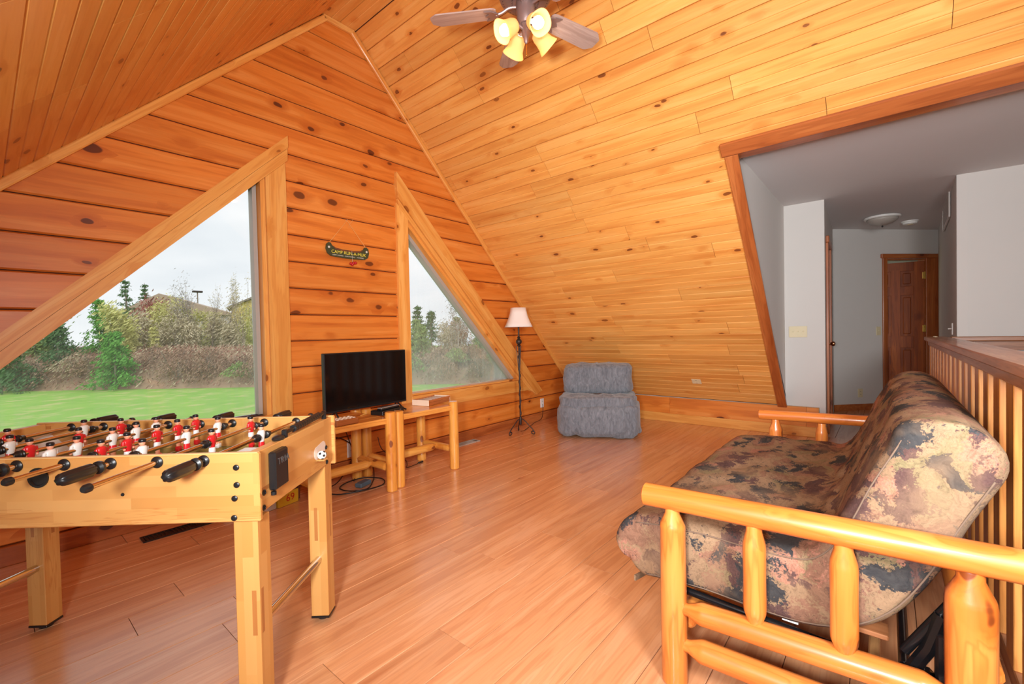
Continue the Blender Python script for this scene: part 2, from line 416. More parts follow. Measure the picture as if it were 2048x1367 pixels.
while z < ZR-.01:
    zc = z+dz/2; ylo = -3.15 if zc > HZ else YD
    rowboards(ceilR, (xr(zc), zc), dR, xR_, yR, max(ylo, -1.3), D, 0); z += dz
q2_ = sqrt(.5); dLv = Vector((-q2_, 0, -q2_)); yLv = Vector((-q2_, 0, q2_)); dz = .152*q2_
z = ZR-dz
while z > .3:
    zc = z+dz/2; rowboards(ceilL, (xl(zc), zc), dLv, Vector((0, -1, 0)), yLv, .2, D, 0); z -= dz
for i in range(2):
    xc = xl(ZR)+.067+i*.14
    rowboards(ceilM, (xc, ZR), Vector((1, 0, 0)), Vector((0, -1, 0)) if False else Vector((0, 1, 0)), Vector((0, 0, 1)), -1.0, D, 0)

# knee wall, rear and side closures
kn = MB().box(XK+.02, XK+.07, .53, D, 0, .298).build('wall_knee', M_trimY); tag(kn, 'low pine knee wall under the right roof slope', kind='structure')
y = D
while y > .55:
    l = random.uniform(1.0, 1.6); a = max(.535, y-l); mid = (a+y)/2
    board('plank', kn, frame((XK, mid, .2), (0, -1, 0), (1, 0, 0), (0, 0, 1)), board_profile(.2, .02, .004, .004), -(y-a)/2+.001, (y-a)/2-.001, M_gable); y = a if a > .54 else 0
MB().box(XK-.015, XK, .478, D, 0, .105, c=.004).build('baseboard', M_trimY, kn)
MB().box(XK-.015, XK+.085, .465, .480, 0, .105, c=.004).build('baseboard', M_trimX, kn)
bk = MB().box(-2.2, 9.6, -3.3, -3.2, -.2, 4).build('wall_rear', M_white); tag(bk, 'plain wall behind the camera', kind='structure')

# corner mouldings on the gable wall
def strip(name, p0, p1, w, t, mat, parent=None, up=(0, -1, 0), label=None):
    z = (Vector(p1)-Vector(p0)); Lg = z.length; z.normalize(); u = Vector(up); u = (u-z*u.dot(z)).normalized(); x = u.cross(z)
    o = MB().box(-w/2, w/2, 0, t, 0, Lg, c=min(w, t)*.2).build(name, mat, parent, mat=frame(p0, x, u, z))
    return o
e = .02
t1 = strip('trim_1', (xr(.31)-e, D, .31), (XR-e, D, ZR-e), .045, .03, M_trimZ); tag(t1, 'slanted pine moulding between gable wall and right slope', kind='structure')
t2 = strip('trim_2', (xl(.31)+e, D, .31), (xl(ZR)+e, D, ZR-e), .045, .03, M_trimZ); tag(t2, 'slanted pine moulding between gable wall and left slope', kind='structure')
t3 = strip('trim_3', (xl(ZR), D, ZR-.02), (XR, D, ZR-.02), .04, .03, M_trimZ); tag(t3, 'short pine moulding across the top of the gable wall', kind='structure')

# windows ---------------------------------------------------------
def glass_mat(name, dirt):
    m = NT(name); tr = m.n('ShaderNodeBsdfTransparent'); gl = m.n('ShaderNodeBsdfGlossy'); df = m.n('ShaderNodeBsdfTranslucent'); d2 = m.n('ShaderNodeBsdfDiffuse')
    gl.inputs['Roughness'].default_value = .02; tr.inputs[0].default_value = (.97, .98, .98, 1)
    df.inputs[0].default_value = (.92, .93, .93, 1); d2.inputs[0].default_value = (.75, .77, .77, 1)
    fr = m.n('ShaderNodeFresnel'); fr.inputs[0].default_value = 1.35
    mx = m.n('ShaderNodeMixShader'); m.l(fr.outputs[0], mx.inputs[0]); m.l(tr.outputs[0], mx.inputs[1]); m.l(gl.outputs[0], mx.inputs[2])
    if dirt > 0:
        co = m.coord(); sp = m.n('ShaderNodeSeparateXYZ'); m.l(co, sp.inputs[0])
        st = m.noise(m.mapping(co, (60, 1, 2.5)), 1.0, 3); bl = m.noise(m.mapping(co, (2.5, 1, 2.0)), 1.0, 2)
        h = m.n('ShaderNodeMapRange'); m.l(sp.outputs[2], h.inputs[0]); h.inputs[1].default_value = 1.55; h.inputs[2].default_value = .5; h.inputs[3].default_value = .05; h.inputs[4].default_value = 1
        f = m.math('MULTIPLY', m.math('MULTIPLY', h.outputs[0], m.math('MULTIPLY_ADD', st, .8, .15)), m.math('MULTIPLY_ADD', bl, .9, .1))
        f = m.math('MULTIPLY', f, dirt)
        a = m.n('ShaderNodeMixShader'); a.inputs[0].default_value = .12; m.l(df.outputs[0], a.inputs[1]); m.l(d2.outputs[0], a.inputs[2])
        m2 = m.n('ShaderNodeMixShader'); m.l(f, m2.inputs[0]); m.l(mx.outputs[0], m2.inputs[1]); m.l(a.outputs[0], m2.inputs[2]); mx = m2
    m.l(mx.outputs[0], m.out.inputs[0]); return m.mat
M_glass = glass_mat('window_glass', .25); M_glassd = glass_mat('misted_window_glass', .62)
M_vinyl = plain('grey_vinyl', (176, 168, 158), .5)
yg = D+.11
def rail2(name, p0, p1, w, y0, y1, mat, parent):   # bar in the gable plane between (x,z) points; w to the left of direction
    a = Vector((p0[0], p0[1])); c = Vector((p1[0], p1[1])); d = (c-a).normalized(); n = Vector((-d.y, d.x))*w
    Lg = (c-a).length
    m4 = frame((p0[0], y0, p0[1]), (n.x/abs(w), 0, n.y/abs(w)), (0, 1, 0) if True else 0, (d.x, 0, d.y))
    return MB().box(0, abs(w), 0, y1-y0, 0, Lg, c=.004).build(name, mat, parent, mat=m4)
w1 = empty('window_1', (0, 0, 0), kind='structure', label='large triangular left window looking onto the lawn')
# pieces: slanted head (two boards), post, inner jamb lining, sill, vinyl stop, pane
def poly(name, pts, y0, y1, mat, parent, smooth=0, m4=None):
    # pts in x,z; build local with Z along the longest edge for grain
    a = Vector(pts[0]); c = Vector(pts[1]); d = (c-a).normalized(); n = Vector((d.y, -d.x))
    loc = [((Vector(p)-a).dot(n), (Vector(p)-a).dot(d)) for p in pts]
    m4 = frame((pts[0][0], y0, pts[0][1]), (n.x, 0, n.y), (0, 1, 0), (d.x, 0, d.y))
    mb = MB(); rings = [[(x, 0.003, z) for x, z in loc], [(x, y1-y0, z) for x, z in loc]]
    cx = sum(p[0] for p in loc)/len(loc); cz = sum(p[1] for p in loc)/len(loc)
    def ins(p, k=.004):
        vx, vz = cx-p[0], cz-p[1]; l = max(1e-6, sqrt(vx*vx+vz*vz)); return (p[0]+vx/l*k, p[1]+vz/l*k)
    rings = [[(ins(p)[0], 0, ins(p)[1]) for p in loc]]+rings
    mb.loft(rings); return mb.build(name, mat, parent, mat=m4)
xa = -.45
poly('head_casing', [(xa, xa+1.022), (1.507, 1.507+1.022), (1.507, 1.507+1.11), (xa, xa+1.11)], D-.042, D+.03, M_trimZ, w1)
poly('head_casing', [(xa, xa+.932), (1.507, 1.507+.932), (1.507, 1.507+1.02), (xa, xa+1.02)], D-.030, D+.03, M_trimZ, w1)
poly('side_casing', [(1.345, .40), (1.345, 1.345+.932), (1.487, 1.487+.932), (1.487, .40)], D-.028, D+.03, M_trimZ, w1)
poly('jamb', [(1.315, Wz0), (1.315, 1.315+.932), (1.345, 1.345+.932), (1.345, Wz0)], D-.005, D+.15, M_trimZ, w1)
poly('sill', [(1.345, .57), (-.45, .57), (-.45, .42), (1.345, .42)], D-.023, D+.03, M_trimZ, w1)
poly('vinyl_stop', [(1.285, .575), (1.285, 1.285+.93), (1.312, 1.312+.93), (1.312, .575)], D+.06, D+.13, M_vinyl, w1)
MB().prism([(-.35, .575), (1.29, .575), (1.29, 2.215)], yg, yg+.012).build('pane', M_glass, w1)
w2 = empty('window_2', (0, 0, 0), kind='structure', label='smaller misted triangular right window beside the floor lamp')
poly('head_casing', [(4.615, .385), (2.462, 2.603), (2.462, 2.462), (2.47, 2.375), (4.50, .345)], D-.040, D+.03, M_trimZ, w2)
poly('head_casing', [(4.48, .36), (2.475, 2.365), (2.49, 2.29), (4.35, .43)], D-.028, D+.03, M_trimZ, w2)
poly('casing_backing', [(4.60, .37), (2.52, 2.44), (2.52, 2.28), (4.37, .40)], D-.018, D+.03, M_trimZ, w2)
poly('side_casing', [(2.462, .40), (2.462, 2.33), (2.583, 2.21), (2.583, .40)], D-.026, D+.03, M_trimZ, w2)
poly('jamb', [(4.21, .57), (2.585, 2.195), (2.585, 2.155), (4.17, .57)], D+.0, D+.15, M_trimZ, w2)
poly('vinyl_stop', [(4.165, .575), (2.585, 2.155), (2.585, 2.105), (4.115, .575)], D+.06, D+.14, M_vinyl, w2)
poly('sill', [(2.585, .555), (4.36, .555), (4.47, .42), (2.585, .42)], D-.023, D+.03, M_trimZ, w2)
MB().box(2.585, 4.2, D, D+.13, .556, .574, c=.003).build('stool', M_trimX, w2)
MB().prism([(2.585, .575), (4.16, .575), (2.585, 2.15)], yg, yg+.012).build('pane', M_glassd, w2)

# dormer and hall -------------------------------------------------
XW = 5.50
A = (7.244, .541); B = (8.374, -.536)
tx, ty = (B[0]-A[0]), (B[1]-A[1]); LL = sqrt(tx*tx+ty*ty); tx /= LL; ty /= LL
def wallseg(mb, p, q, z0, z1, t, m=0):   # wall from p to q, thickness t to the right of direction
    dx, dy = q[0]-p[0], q[1]-p[1]; l = sqrt(dx*dx+dy*dy); nx, ny = dy/l*t, -dx/l*t
    pl = [p, q, (q[0]+nx, q[1]+ny), (p[0]+nx, p[1]+ny)]
    mb.loft([[(x, y, z0) for x, y in pl], [(x, y, z1) for x, y in pl]], m)
mb = MB(); mb.loft([[(xr(2.40)+.02, YD, 2.45), (XW+.1, YD, 2.45), (XW+.1, YD, 0), (XK+.09, YD, 0), (XK+.09, YD, .293)], [(xr(2.40)+.02, YD+.012, 2.45), (XW+.1, YD+.012, 2.45), (XW+.1, YD+.012, 0), (XK+.09, YD+.012, 0), (XK+.09, YD+.012, .293)]])
o = mb.build('wall_dormer', M_white); tag(o, 'white triangular cheek wall of the dormer', kind='structure')
mb = MB(); wallseg(mb, (XW, .478), (XW, YD+.02), 0, 2.42, .07)
o = mb.build('wall_switch', M_white); tag(o, 'white wall end carrying the triple light switch', kind='structure')
hy = lambda x: .478+(x-XW)/(A[0]-XW)*(A[1]-.478)
mb = MB()
d1a, d1b = 5.79, 6.30
wallseg(mb, (XW+.07, hy(XW+.07)), (d1a, hy(d1a)), 0, 2.42, -.07); wallseg(mb, (d1b, hy(d1b)), A, 0, 2.42, -.07); wallseg(mb, (d1a, hy(d1a)), (d1b, hy(d1b)), 2.0, 2.42, -.07)
o = mb.build('wall_hall_left', M_white); tag(o, 'white left wall of the short hall', kind='structure')
P_ = lambda t, off=0.0: (A[0]+tx*t+ty*off, A[1]+ty*t-tx*off)
mb = MB(); wallseg(mb, P_(-.02), P_(.781), 0, 2.42, -.09); wallseg(mb, P_(1.36), P_(LL+.1), 0, 2.42, -.09); wallseg(mb, P_(.781), P_(1.36), 2.01, 2.42, -.09)
o = mb.build('wall_hall_end', M_white); tag(o, 'angled grey-white wall at the end of the hall', kind='structure')
mb = MB(); wallseg(mb, (5.444, -.465), B, 0, 2.42, .07); o = mb.build('wall_hall_right', M_white); tag(o, 'shaded right wall of the hall with the air grille', kind='structure')
mb = MB(); wallseg(mb, (5.444, -.47), (5.62, -3.2), 0, 2.42, -.08); o = mb.build('wall_stair', M_white); tag(o, 'beige-white wall above the stairwell', kind='structure')
o = MB().box(xr(2.40)+.035, 9.6, -3.2, YD+.02, 2.40, 2.46).build('ceiling_dormer', M_ceilw); tag(o, 'smooth white flat ceiling of dormer and hall', kind='structure')
o = MB().box(9.5, 9.6, -3.2, 2, 0, 2.4).build('wall_bedroom', M_white); tag(o, 'wall of the dark room beyond the panelled door', kind='structure')
# baseboards in the hall
mb = MB(); wallseg(mb, P_(-.0, -.0), P_(.71, -.0), 0, .085, .012); o = mb.build('baseboard_hall_end', M_dtrimX); tag(o, 'dark wood baseboard under the angled hall wall', kind='structure')
# dormer trims on the slope
def slope_pt(z, y): return (xr(z), y, z)
nv = Vector((-sl, 0, -1)).normalized()
t4 = strip('trim_4', slope_pt(.30, .845), slope_pt(2.335, .795+.03), .085, .022, M_dtrimZ, up=nv); tag(t4, 'orange slanted pine casing down the edge of the dormer opening', kind='structure')
t5 = strip('trim_5', slope_pt(2.372, .885), slope_pt(2.372, -2.2), .095, .03, M_dtrimZ, up=nv); tag(t5, 'long pine header casing along the dormer ceiling', kind='structure')
o = MB().box(xr(2.335)-.01, xr(2.335)+.09, -2.2, YD, 2.325, 2.345).build('trim_6', M_dtrimY); tag(o, 'underside lining of the dormer header', kind='structure')
# hall door 1 (edge on, left) and door 2 (angled wall, open inwards)
def panel_door(w, h, t, parent, mat):
    sw = .11; rails = [(0, .22), (.80, .16), (1.52, .12), (h-.12, .12)]; zs = [(.22, .58), (.96, .56), (1.64, h-.12-1.64)]
    mb = MB(); mb.box(0, sw, -t/2, t/2, 0, h, c=.003); mb.box(w-sw, w, -t/2, t/2, 0, h, c=.003); mb.box(w/2-.05, w/2+.05, -t/2, t/2, .2, h-.1, c=.003)
    mb.build('stile', mat, parent)
    for z, hh in rails: 
        r = MB().box(sw, w-sw, -t/2+.0005, t/2-.0005, z, z+hh, c=.003).build('rail', M_doorw, parent)
    for z, hh in zs:
        for x0, x1 in ((sw, w/2-.05), (w/2+.05, w-sw)):
            mb = MB(); mb.box(x0, x1, -.005, .005, z, z+hh); mb.box(x0+.028, x1-.028, -.014, .014, z+.03, z+hh-.03, c=.008); mb.build('door_panel', mat, parent)
dr = empty('door_2', (P_(1.348)[0], P_(1.348)[1], .01), atan2(ty, tx)+pi-radians(38)*1.0, label='open six-panel knotty pine door in the angled hall wall', kind='structure')
panel_door(.60, 1.97, .035, dr, M_doorw)
for z in (.25, 1.06, 1.775):
    MB().box(-.012, .022, .012, .03, z-.045, z+.045, c=.002).tube([(-.0, .03, z-.05), (-.0, .03, z+.05)], .007).build('hinge', M_brass, dr)
c2 = empty('door_3', (A[0], A[1], 0), atan2(ty, tx), label='dark pine casing round the open hall door', kind='structure')
MB().box(.715, .781, -.02, .0, 0, 2.02, c=.004).build('side_casing', M_dtrimZ, c2)
MB().box(1.36, 1.555, -.018, .0, 0, 2.02, c=.004).build('side_casing', M_dtrimZ, c2)
MB().box(.69, 1.56, -.03, .0, 2.015, 2.072, c=.006).build('head_casing', M_dtrimX, c2)
MB().box(.775, .79, 0, .09, 0, 2.01).box(1.352, 1.365, 0, .09, 0, 2.01).box(.775, 1.365, 0, .09, 2.0, 2.015).build('jamb', M_dtrimZ, c2)
d1 = empty('door_1', (d1a, hy(d1a), 0), atan2(A[1]-.478, A[0]-XW), label='edge-on pine door with round bronze knob on the left hall wall', kind='structure')
ww = d1b-d1a
MB().box(-.08, 0.0, -.022, 0, 0, 2.0, c=.004).build('side_casing', M_dtrimZ, d1); MB().box(ww, ww+.08, -.022, 0, 0, 2.0, c=.004).build('side_casing', M_dtrimZ, d1)
MB().box(-.09, ww+.09, -.03, 0, 2.0, 2.07, c=.006).build('head_casing', M_dtrimX, d1)
MB().box(0, ww, .02, .055, .01, 2.0).build('leaf', M_dtrimZ, d1)
kb = MB().lathe([(.03, 0), (.03, .004), (.012, .008), (.011, .03), (.022, .038), (.029, .052), (.026, .066), (.012, .074), (.001, .076)], 20).build('door_knob', M_bronze, d1, smooth=40, mat=frame((ww-.03, .02, .925), (1, 0, 0), (0, 0, 1), (0, -1, 0)))
# wall cap board and little ledge over the stair, seen past the rail end
o = MB().box(5.33, 5.45, -2.6, -.42, .975, 1.012, c=.006).box(5.40, 5.45, -2.6, -.47, .90, .975).build('trim_7', M_oakY); tag(o, 'oak cap board along the stairwell wall', kind='structure')
o = MB().box(5.44, 5.47, -.78, -.62, .60, .90, c=.004).build('trim_8', M_vinyl); tag(o, 'small grey panel under the stairwell cap board', kind='structure')
# ------------------------------------------------------------------ football table
def lam_mat(name, axis='X'):
    m = NT(name); co = m.coord(); sep = m.n('ShaderNodeSeparateXYZ'); m.l(co, sep.inputs[0]); cb = m.n('ShaderNodeCombineXYZ')
    rnd = m.n('ShaderNodeObjectInfo').outputs['Random']
    order = {'X': (0, 2, 1), 'Y': (1, 2, 0), 'Z': (2, 0, 1)}[axis]
    for i, j in enumerate(order): m.l(sep.outputs[j], cb.inputs[i])
    off = m.n('ShaderNodeCombineXYZ'); m.l(m.math('MULTIPLY', rnd, 3.1), off.inputs[0]); m.l(m.math('MULTIPLY', rnd, 0), off.inputs[1])
    P = m.vmath('ADD', cb.outputs[0], off.outputs[0])
    # add depth so side faces differ
    s2 = m.n('ShaderNodeSeparateXYZ'); m.l(P, s2.inputs[0]); c3 = m.n('ShaderNodeCombineXYZ'); m.l(s2.outputs[0], c3.inputs[0]); m.l(m.math('MULTIPLY_ADD', s2.outputs[2], 1.0, s2.outputs[1]), c3.inputs[1])
    br = m.n('ShaderNodeTexBrick'); m.l(c3.outputs[0], br.inputs['Vector']); br.inputs['Scale'].default_value = 1.0
    br.inputs['Mortar Size'].default_value = 0.0; br.inputs['Brick Width'].default_value = .34; br.inputs['Row Height'].default_value = .031; br.offset = .37; br.offset_frequency = 2
    br.inputs['Color1'].default_value = (0, 0, 0, 1); br.inputs['Color2'].default_value = (1, 1, 1, 1); br.inputs['Bias'].default_value = 0
    sc = m.n('ShaderNodeSeparateColor'); m.l(br.outputs['Color'], sc.inputs[0])
    cell = sc.outputs[0]
    col = m.ramp(cell, (.0, L((208, 150, 82))), (.5, L((214, 160, 94))), (1.0, L((198, 138, 72))), interp='LINEAR')
    b2 = m.n('ShaderNodeTexBrick'); m.l(c3.outputs[0], b2.inputs['Vector']); b2.inputs['Scale'].default_value = 1.0; b2.inputs['Mortar Size'].default_value = 0.0; b2.inputs['Brick Width'].default_value = .13; b2.inputs['Row Height'].default_value = .013; b2.offset = .43
    b2.inputs['Color1'].default_value = (0, 0, 0, 1); b2.inputs['Color2'].default_value = (1, 1, 1, 1); b2.inputs['Bias'].default_value = 0
    q2 = m.n('ShaderNodeSeparateColor'); m.l(b2.outputs['Color'], q2.inputs[0]); col = m.mix(m.math('MULTIPLY', m.math('GREATER_THAN', q2.outputs[0], .965), .8), col, L((160, 92, 46)))
    g = m.noise(m.vmath('ADD', m.mapping(P, (2.2, 40, 40)), m.vmath('SCALE', c3.outputs[0], 0.0)), 1.0, 3, .55, .4)
    rg = m.math('POWER', m.math('MULTIPLY_ADD', m.math('SINE', m.math('MULTIPLY', g, 60)), .5, .5), 6.0)
    dk = m.math('MULTIPLY', rg, m.math('GREATER_THAN', m.noise(m.mapping(P, (2.0, 9, 9)), 1.0, 1), .60))
    col = m.mix(m.math('MULTIPLY', dk, .55), col, L((176, 102, 44)))
    col = m.mix(m.math('MULTIPLY', g, .25), col, L((214, 146, 72)))
    m.bsdf(col, .34, 0, .5); return m.mat
M_lamY = lam_mat('foosball_laminate_y', 'Y'); M_lamX = lam_mat('foosball_laminate_x', 'X'); M_lamZ = lam_mat('foosball_laminate_z', 'Z')
M_edge = plain('maple_edge', (222, 180, 116), .4)
M_field = None
def field_mat():
    m = NT('playfield_print'); co = m.coord(); n1 = m.noise(co, 3, 2); col = m.mix(n1, L((104, 128, 74)), L((128, 150, 96)))
    m.bsdf(col, .14, 0, .5); return m.mat
M_field = field_mat()
M_red = plain('red_jersey_plastic', (212, 36, 40), .3); M_wht = plain('white_jersey_plastic', (236, 232, 226), .3)
M_skin = plain('skin_plastic', (236, 160, 124), .35); M_hair = plain('black_hair_plastic', (30, 28, 30), .35)
M_rod = plain('steel_rod', (206, 186, 168), .16, metal=1.0)
th = radians(41.2); es = Vector((cos(th), sin(th))); el = Vector((-sin(th), cos(th)))
O2 = es*1.266+el*.706
TF = empty('foosball_table', (O2.x, O2.y, 0), th, 'light pine laminate foosball table with eight player rods, by the large window', 'game table')
WS, LN, ZT, ZB = .578, 1.165, .80, .606
def fb(mb, name, mtl, smooth=0, parent=TF, **k): return mb.build(name, mtl, parent, smooth=smooth, **k)
for x0, x1 in ((0, .015), (WS-.015, WS)):
    mb = MB(); mb.box(x0, x1, -.012, LN+.012, ZB, ZT, c=.003); fb(mb, 'side_panel', M_lamY)
    mb = MB(); mb.box(x0+.0005, x1-.0005, -.008, LN+.008, ZT-.001, ZT+.0025, c=.001); fb(mb, 'edge_band', M_edge)
for y0, y1 in ((0, .03), (LN-.03, LN)):
    mb = MB(); mb.box(.015, WS-.015, y0, y1, ZB+.012, ZT-.002, c=.002); fb(mb, 'end_panel', M_lamX)
fb(MB().box(.015, WS-.015, .03, LN-.03, .675, .69), 'playfield', M_field)
M_line = plain('white_marking', (226, 226, 220), .2)
mb = MB(); mb.box(.02, WS-.02, LN/2-.003, LN/2+.003, .690, .6906)
for yy in (.10, LN-.10):
    s_ = 1 if yy < .5 else -1
    mb.box(.18, .186, yy-.07, yy+.05, .690, .6906).box(.39, .396, yy-.07, yy+.05, .690, .6906).box(.18, .396, yy+s_*.05-.003, yy+s_*.05+.003, .690, .6906)
fb(mb, 'field_marking', M_line)
for cx, cy in ((0, 0), (1, 0), (0, 1), (1, 1)):       # white corner ramps
    X = .015 if cx == 0 else WS-.015; Y = .03 if cy == 0 else LN-.03; sx = 1 if cx == 0 else -1; sy = 1 if cy == 0 else -1
    mb = MB(); mb.add([(X, Y, .69), (X+sx*.19, Y, .69), (X, Y+sy*.10, .69), (X, Y, .765), (X+sx*.19, Y, .745), (X, Y+sy*.02, .755)], [(0, 1, 4, 3), (1, 2, 5, 4), (0, 3, 5, 2), (3, 4, 5), (0, 2, 1)])
    fb(mb, 'corner_ramp', M_line)
mb = MB(); mb.box(.03, .16, .03, .115, .77, .778); fb(mb, 'corner_ramp', M_line)
# counters (abacus) on the end rails
ab = MB()
for yy, dx in ((.012, 0),):
    ab.tube([(.20, yy, .812), (.52, yy, .822)], .007, 8)
    ab.box(.195, .21, yy-.008, yy+.008, .795, .824, c=.003); ab.box(.515, .53, yy-.008, yy+.008, .795, .83, c=.003)
    for i in range(12): ab.tube([(.262+i*.018, yy, .8142+i*.0006), (.2765+i*.018, yy, .8146+i*.0006)], .0125, 8)
    ab.ball((.17, yy+.004, .803), .022, 12, sc=(1.3, .8, .5))
fb(ab, 'score_counter', M_black, 40)
# bolts
BP = [(-.001, .05, .761), (-.001, .05, .712), (-.001, .057, .674), (-.001, .060, .619)]
for (x, y, z) in BP + [(-.001, LN-.05, .761), (-.001, LN-.05, .674), (-.001, LN-.06, .619)]:
    fb(MB().lathe([(.0085, 0), (.0085, .002), (.006, .004), (.0035, .004), (.003, .002), (.0005, .002)], 16), 'bolt', M_black, 40, mat=frame((x, y, z), (0, 1, 0), (0, 0, -1), (-1, 0, 0)))
for x, z in ((.043, .673), (.040, .630), (.500, .689), (.505, .630)):
    fb(MB().lathe([(.0085, 0), (.0085, .002), (.006, .004), (.0035, .004), (.003, .002), (.0005, .002)], 16), 'bolt', M_black, 40, mat=frame((x, -.001, z), (1, 0, 0), (0, 0, 1), (0, -1, 0)))
fb(MB().lathe([(.005, 0), (.004, .002), (.0005, .002)], 12), 'bolt', M_black, 40, mat=frame((-.001, .366, .694), (0, 1, 0), (0, 0, -1), (-1, 0, 0)))
# black cup box on the end panel with raised letters
fb(MB().box(.068, .150, -.024, -.001, .668, .783, c=.005).tube([(.075, -.013, .665), (.075, -.013, .655)], .008), 'cup_box', M_black)
def text(name, s, size, mat, parent, m4, ext=.0006, align='CENTER', spacing=1.0):
    cu = bpy.data.curves.new(name, 'FONT'); cu.body = s; cu.size = size; cu.extrude = ext; cu.align_x = align; cu.align_y = 'CENTER'; cu.space_character = spacing; cu.resolution_u = 3
    tmp = bpy.data.objects.new(name, cu); COL.objects.link(tmp)
    dg = bpy.context.evaluated_depsgraph_get(); me = bpy.data.meshes.new_from_object(tmp.evaluated_get(dg)); bpy.data.objects.remove(tmp)
    me.materials.clear(); me.materials.append(mat); return put(name, me, parent, m4)
M_emb = plain('embossed_grey', (84, 78, 76), .3)
text('lettering', 'TRIA', .028, M_emb, TF, frame((.118, -.0245, .750), (1, 0, 0), (0, 0, 1), (0, -1, 0)), .0008, spacing=1.25)
# ball outlet in the end panel
o_pts = [(cos(a)*(.048 if abs(cos(a)) > .2 else .048), sin(a)*.024) for a in [2*pi*i/20 for i in range(20)]]
M_well = plain('ball_well', (226, 206, 190), .5)
pts = []
for i in range(24):
    a = 2*pi*i/24; pts.append((.445+.026*cos(a)+(.028 if cos(a) > 0 else -.028), .690+.024*sin(a)*1.0+(.006 if cos(a) > 0 else -.002)))
mb = MB(); mb.loft([[(x, -.0012, z) for x, z in pts], [(x, -.0004, z) for x, z in pts]]); fb(mb, 'ball_outlet', M_well)
# near side ball entry: round cup behind rod
mb = MB(); mb.lathe([(.028, 0), (.028, .004), (.022, .004), (.020, .001), (.001, .001)], 24)
fb(mb, 'ball_cup', M_black, 40, mat=frame((-.0005, .594, .748), (0, 1, 0), (0, 0, -1), (-1, 0, 0)))
# legs, feet, chrome stretchers
for lx in (.003, WS-.075):
    for ly in (.0, LN-.072):
        lg = fb(MB().box(lx+.010 if lx < .1 else lx-.008, (lx+.010 if lx < .1 else lx-.008)+.066, ly+.004, ly+.072, .022, ZB+.08 if lx > .1 else ZB-.001, c=.002), 'leg', M_lamZ)
        X = (lx+.010 if lx < .1 else lx-.008)
        MB().box(X-.001, X+.067, ly+.003, ly+.073, .014, .022, c=.001).lathe([(.02, 0.0005), (.022, .004), (.022, .014)], 16, c=(X+.033, ly+.038, 0)).build('foot', M_black, lg)
for ly in (.038, LN-.038):
    fb(MB().tube([(.076, ly, .268), (WS-.082, ly, .248)], .0135, 16), 'stretcher', M_chrome, 50)
# rods with handles, bushings, bumpers and players
def fig(shirt, shorts):
    mb = MB(); J, K, SK, HR = 0, 1, 2, 3
    mb.loft([[( .0, 0, 0)]*0] if False else [[(w*cos(a)*1.0, d*sin(a), z) for a in [2*pi*i/12 for i in range(12)]] for w, d, z in ((.011, .0075, -.018), (.0125, .009, -.008), (.0165, .0105, .006), (.0175, .010, .016), (.012, .0085, .021), (.006, .006, .0225))], J)
    for s in (-1, 1): mb.tube([(s*.016, 0, .015), (s*.0185, .001, .004), (s*.0175, .003, -.006)], [.0055, .005, .0042], 8, J); mb.ball((s*.0172, .004, -.009), .0042, 8, SK)
    mb.loft([[(w*cos(a), d*sin(a), z) for a in [2*pi*i/12 for i in range(12)]] for w, d, z in ((.0115, .0075, -.017), (.0125, .009, -.024), (.013, .0088, -.034))], K)
    mb.loft([[(w*cos(a), d*sin(a), z) for a in [2*pi*i/10 for i in range(10)]] for w, d, z in ((.0105, .007, -.033), (.0085, .006, -.05), (.0075, .0062, -.058))], SK)
    mb.box(-.0105, .0105, -.0065, .0095, -.076, -.057, J, c=.003)
    mb.ball((0, 0, .031), .0088, 12, SK, sc=(.95, 1.0, 1.15)); mb.ball((0, .0095, .030), .0018, 6, SK)
    mb.loft([[(w*cos(a), -.0008+w*sin(a), z) for a in [2*pi*i/12 for i in range(12)]] for w, z in ((.0093, .0335), (.0098, .038), (.0098, .0405), (.0075, .0435), (.003, .0442))], HR)
    me = mb.mesh('player', [shirt, shorts, M_skin, M_hair], 60)
    import bmesh
    bm = bmesh.new(); bm.from_mesh(me); bmesh.ops.recalc_face_normals(bm, faces=bm.faces[:]); bm.to_mesh(me); bm.free(); return me
ME_R = fig(M_red, M_wht); ME_W = fig(M_wht, M_red)
hp = [(.0135, 0), (.0175, .002), (.0175, .010), (.011, .014), (.010, .020)]
hb = MB(); hb.lathe([(.0155, 0), (.0175, .002), (.0175, .009), (.010, .013), (.010, .022)], 20)
nn = 28
hb.loft([[((r*(1+.16*(1 if k % 4 < 2 else 0)*(1 if 1 < i < 7 else 0)))*cos(2*pi*k/nn), (r*(1+.16*(1 if k % 4 < 2 else 0)*(1 if 1 < i < 7 else 0)))*sin(2*pi*k/nn), z) for k in range(nn)] for i, (r, z) in enumerate(((.010, .02), (.0145, .024), (.0155, .03), (.0158, .06), (.0155, .09), (.0148, .105), (.0125, .112), (.007, .118)))])
ME_H = mb_fix(hb, M_black, 50); ME_H.name = 'handle'
ME_B = mb_fix(MB().lathe([(.0165, 0), (.0165, .003), (.012, .007), (.009, .008)], 20), M_black, 40); ME_B.name = 'bushing'
ME_BM = mb_fix(MB().lathe([(.009, 0), (.0135, .002), (.0135, .006), (.0115, .008), (.0135, .010), (.0135, .014), (.010, .018), (.009, .030)], 16), M_black, 40); ME_BM.name = 'bumper'
ME_C = mb_fix(MB().lathe([(.0075, 0), (.0105, .003), (.0105, .014), (.007, .02)], 14), M_black, 40); ME_C.name = 'end_cap'
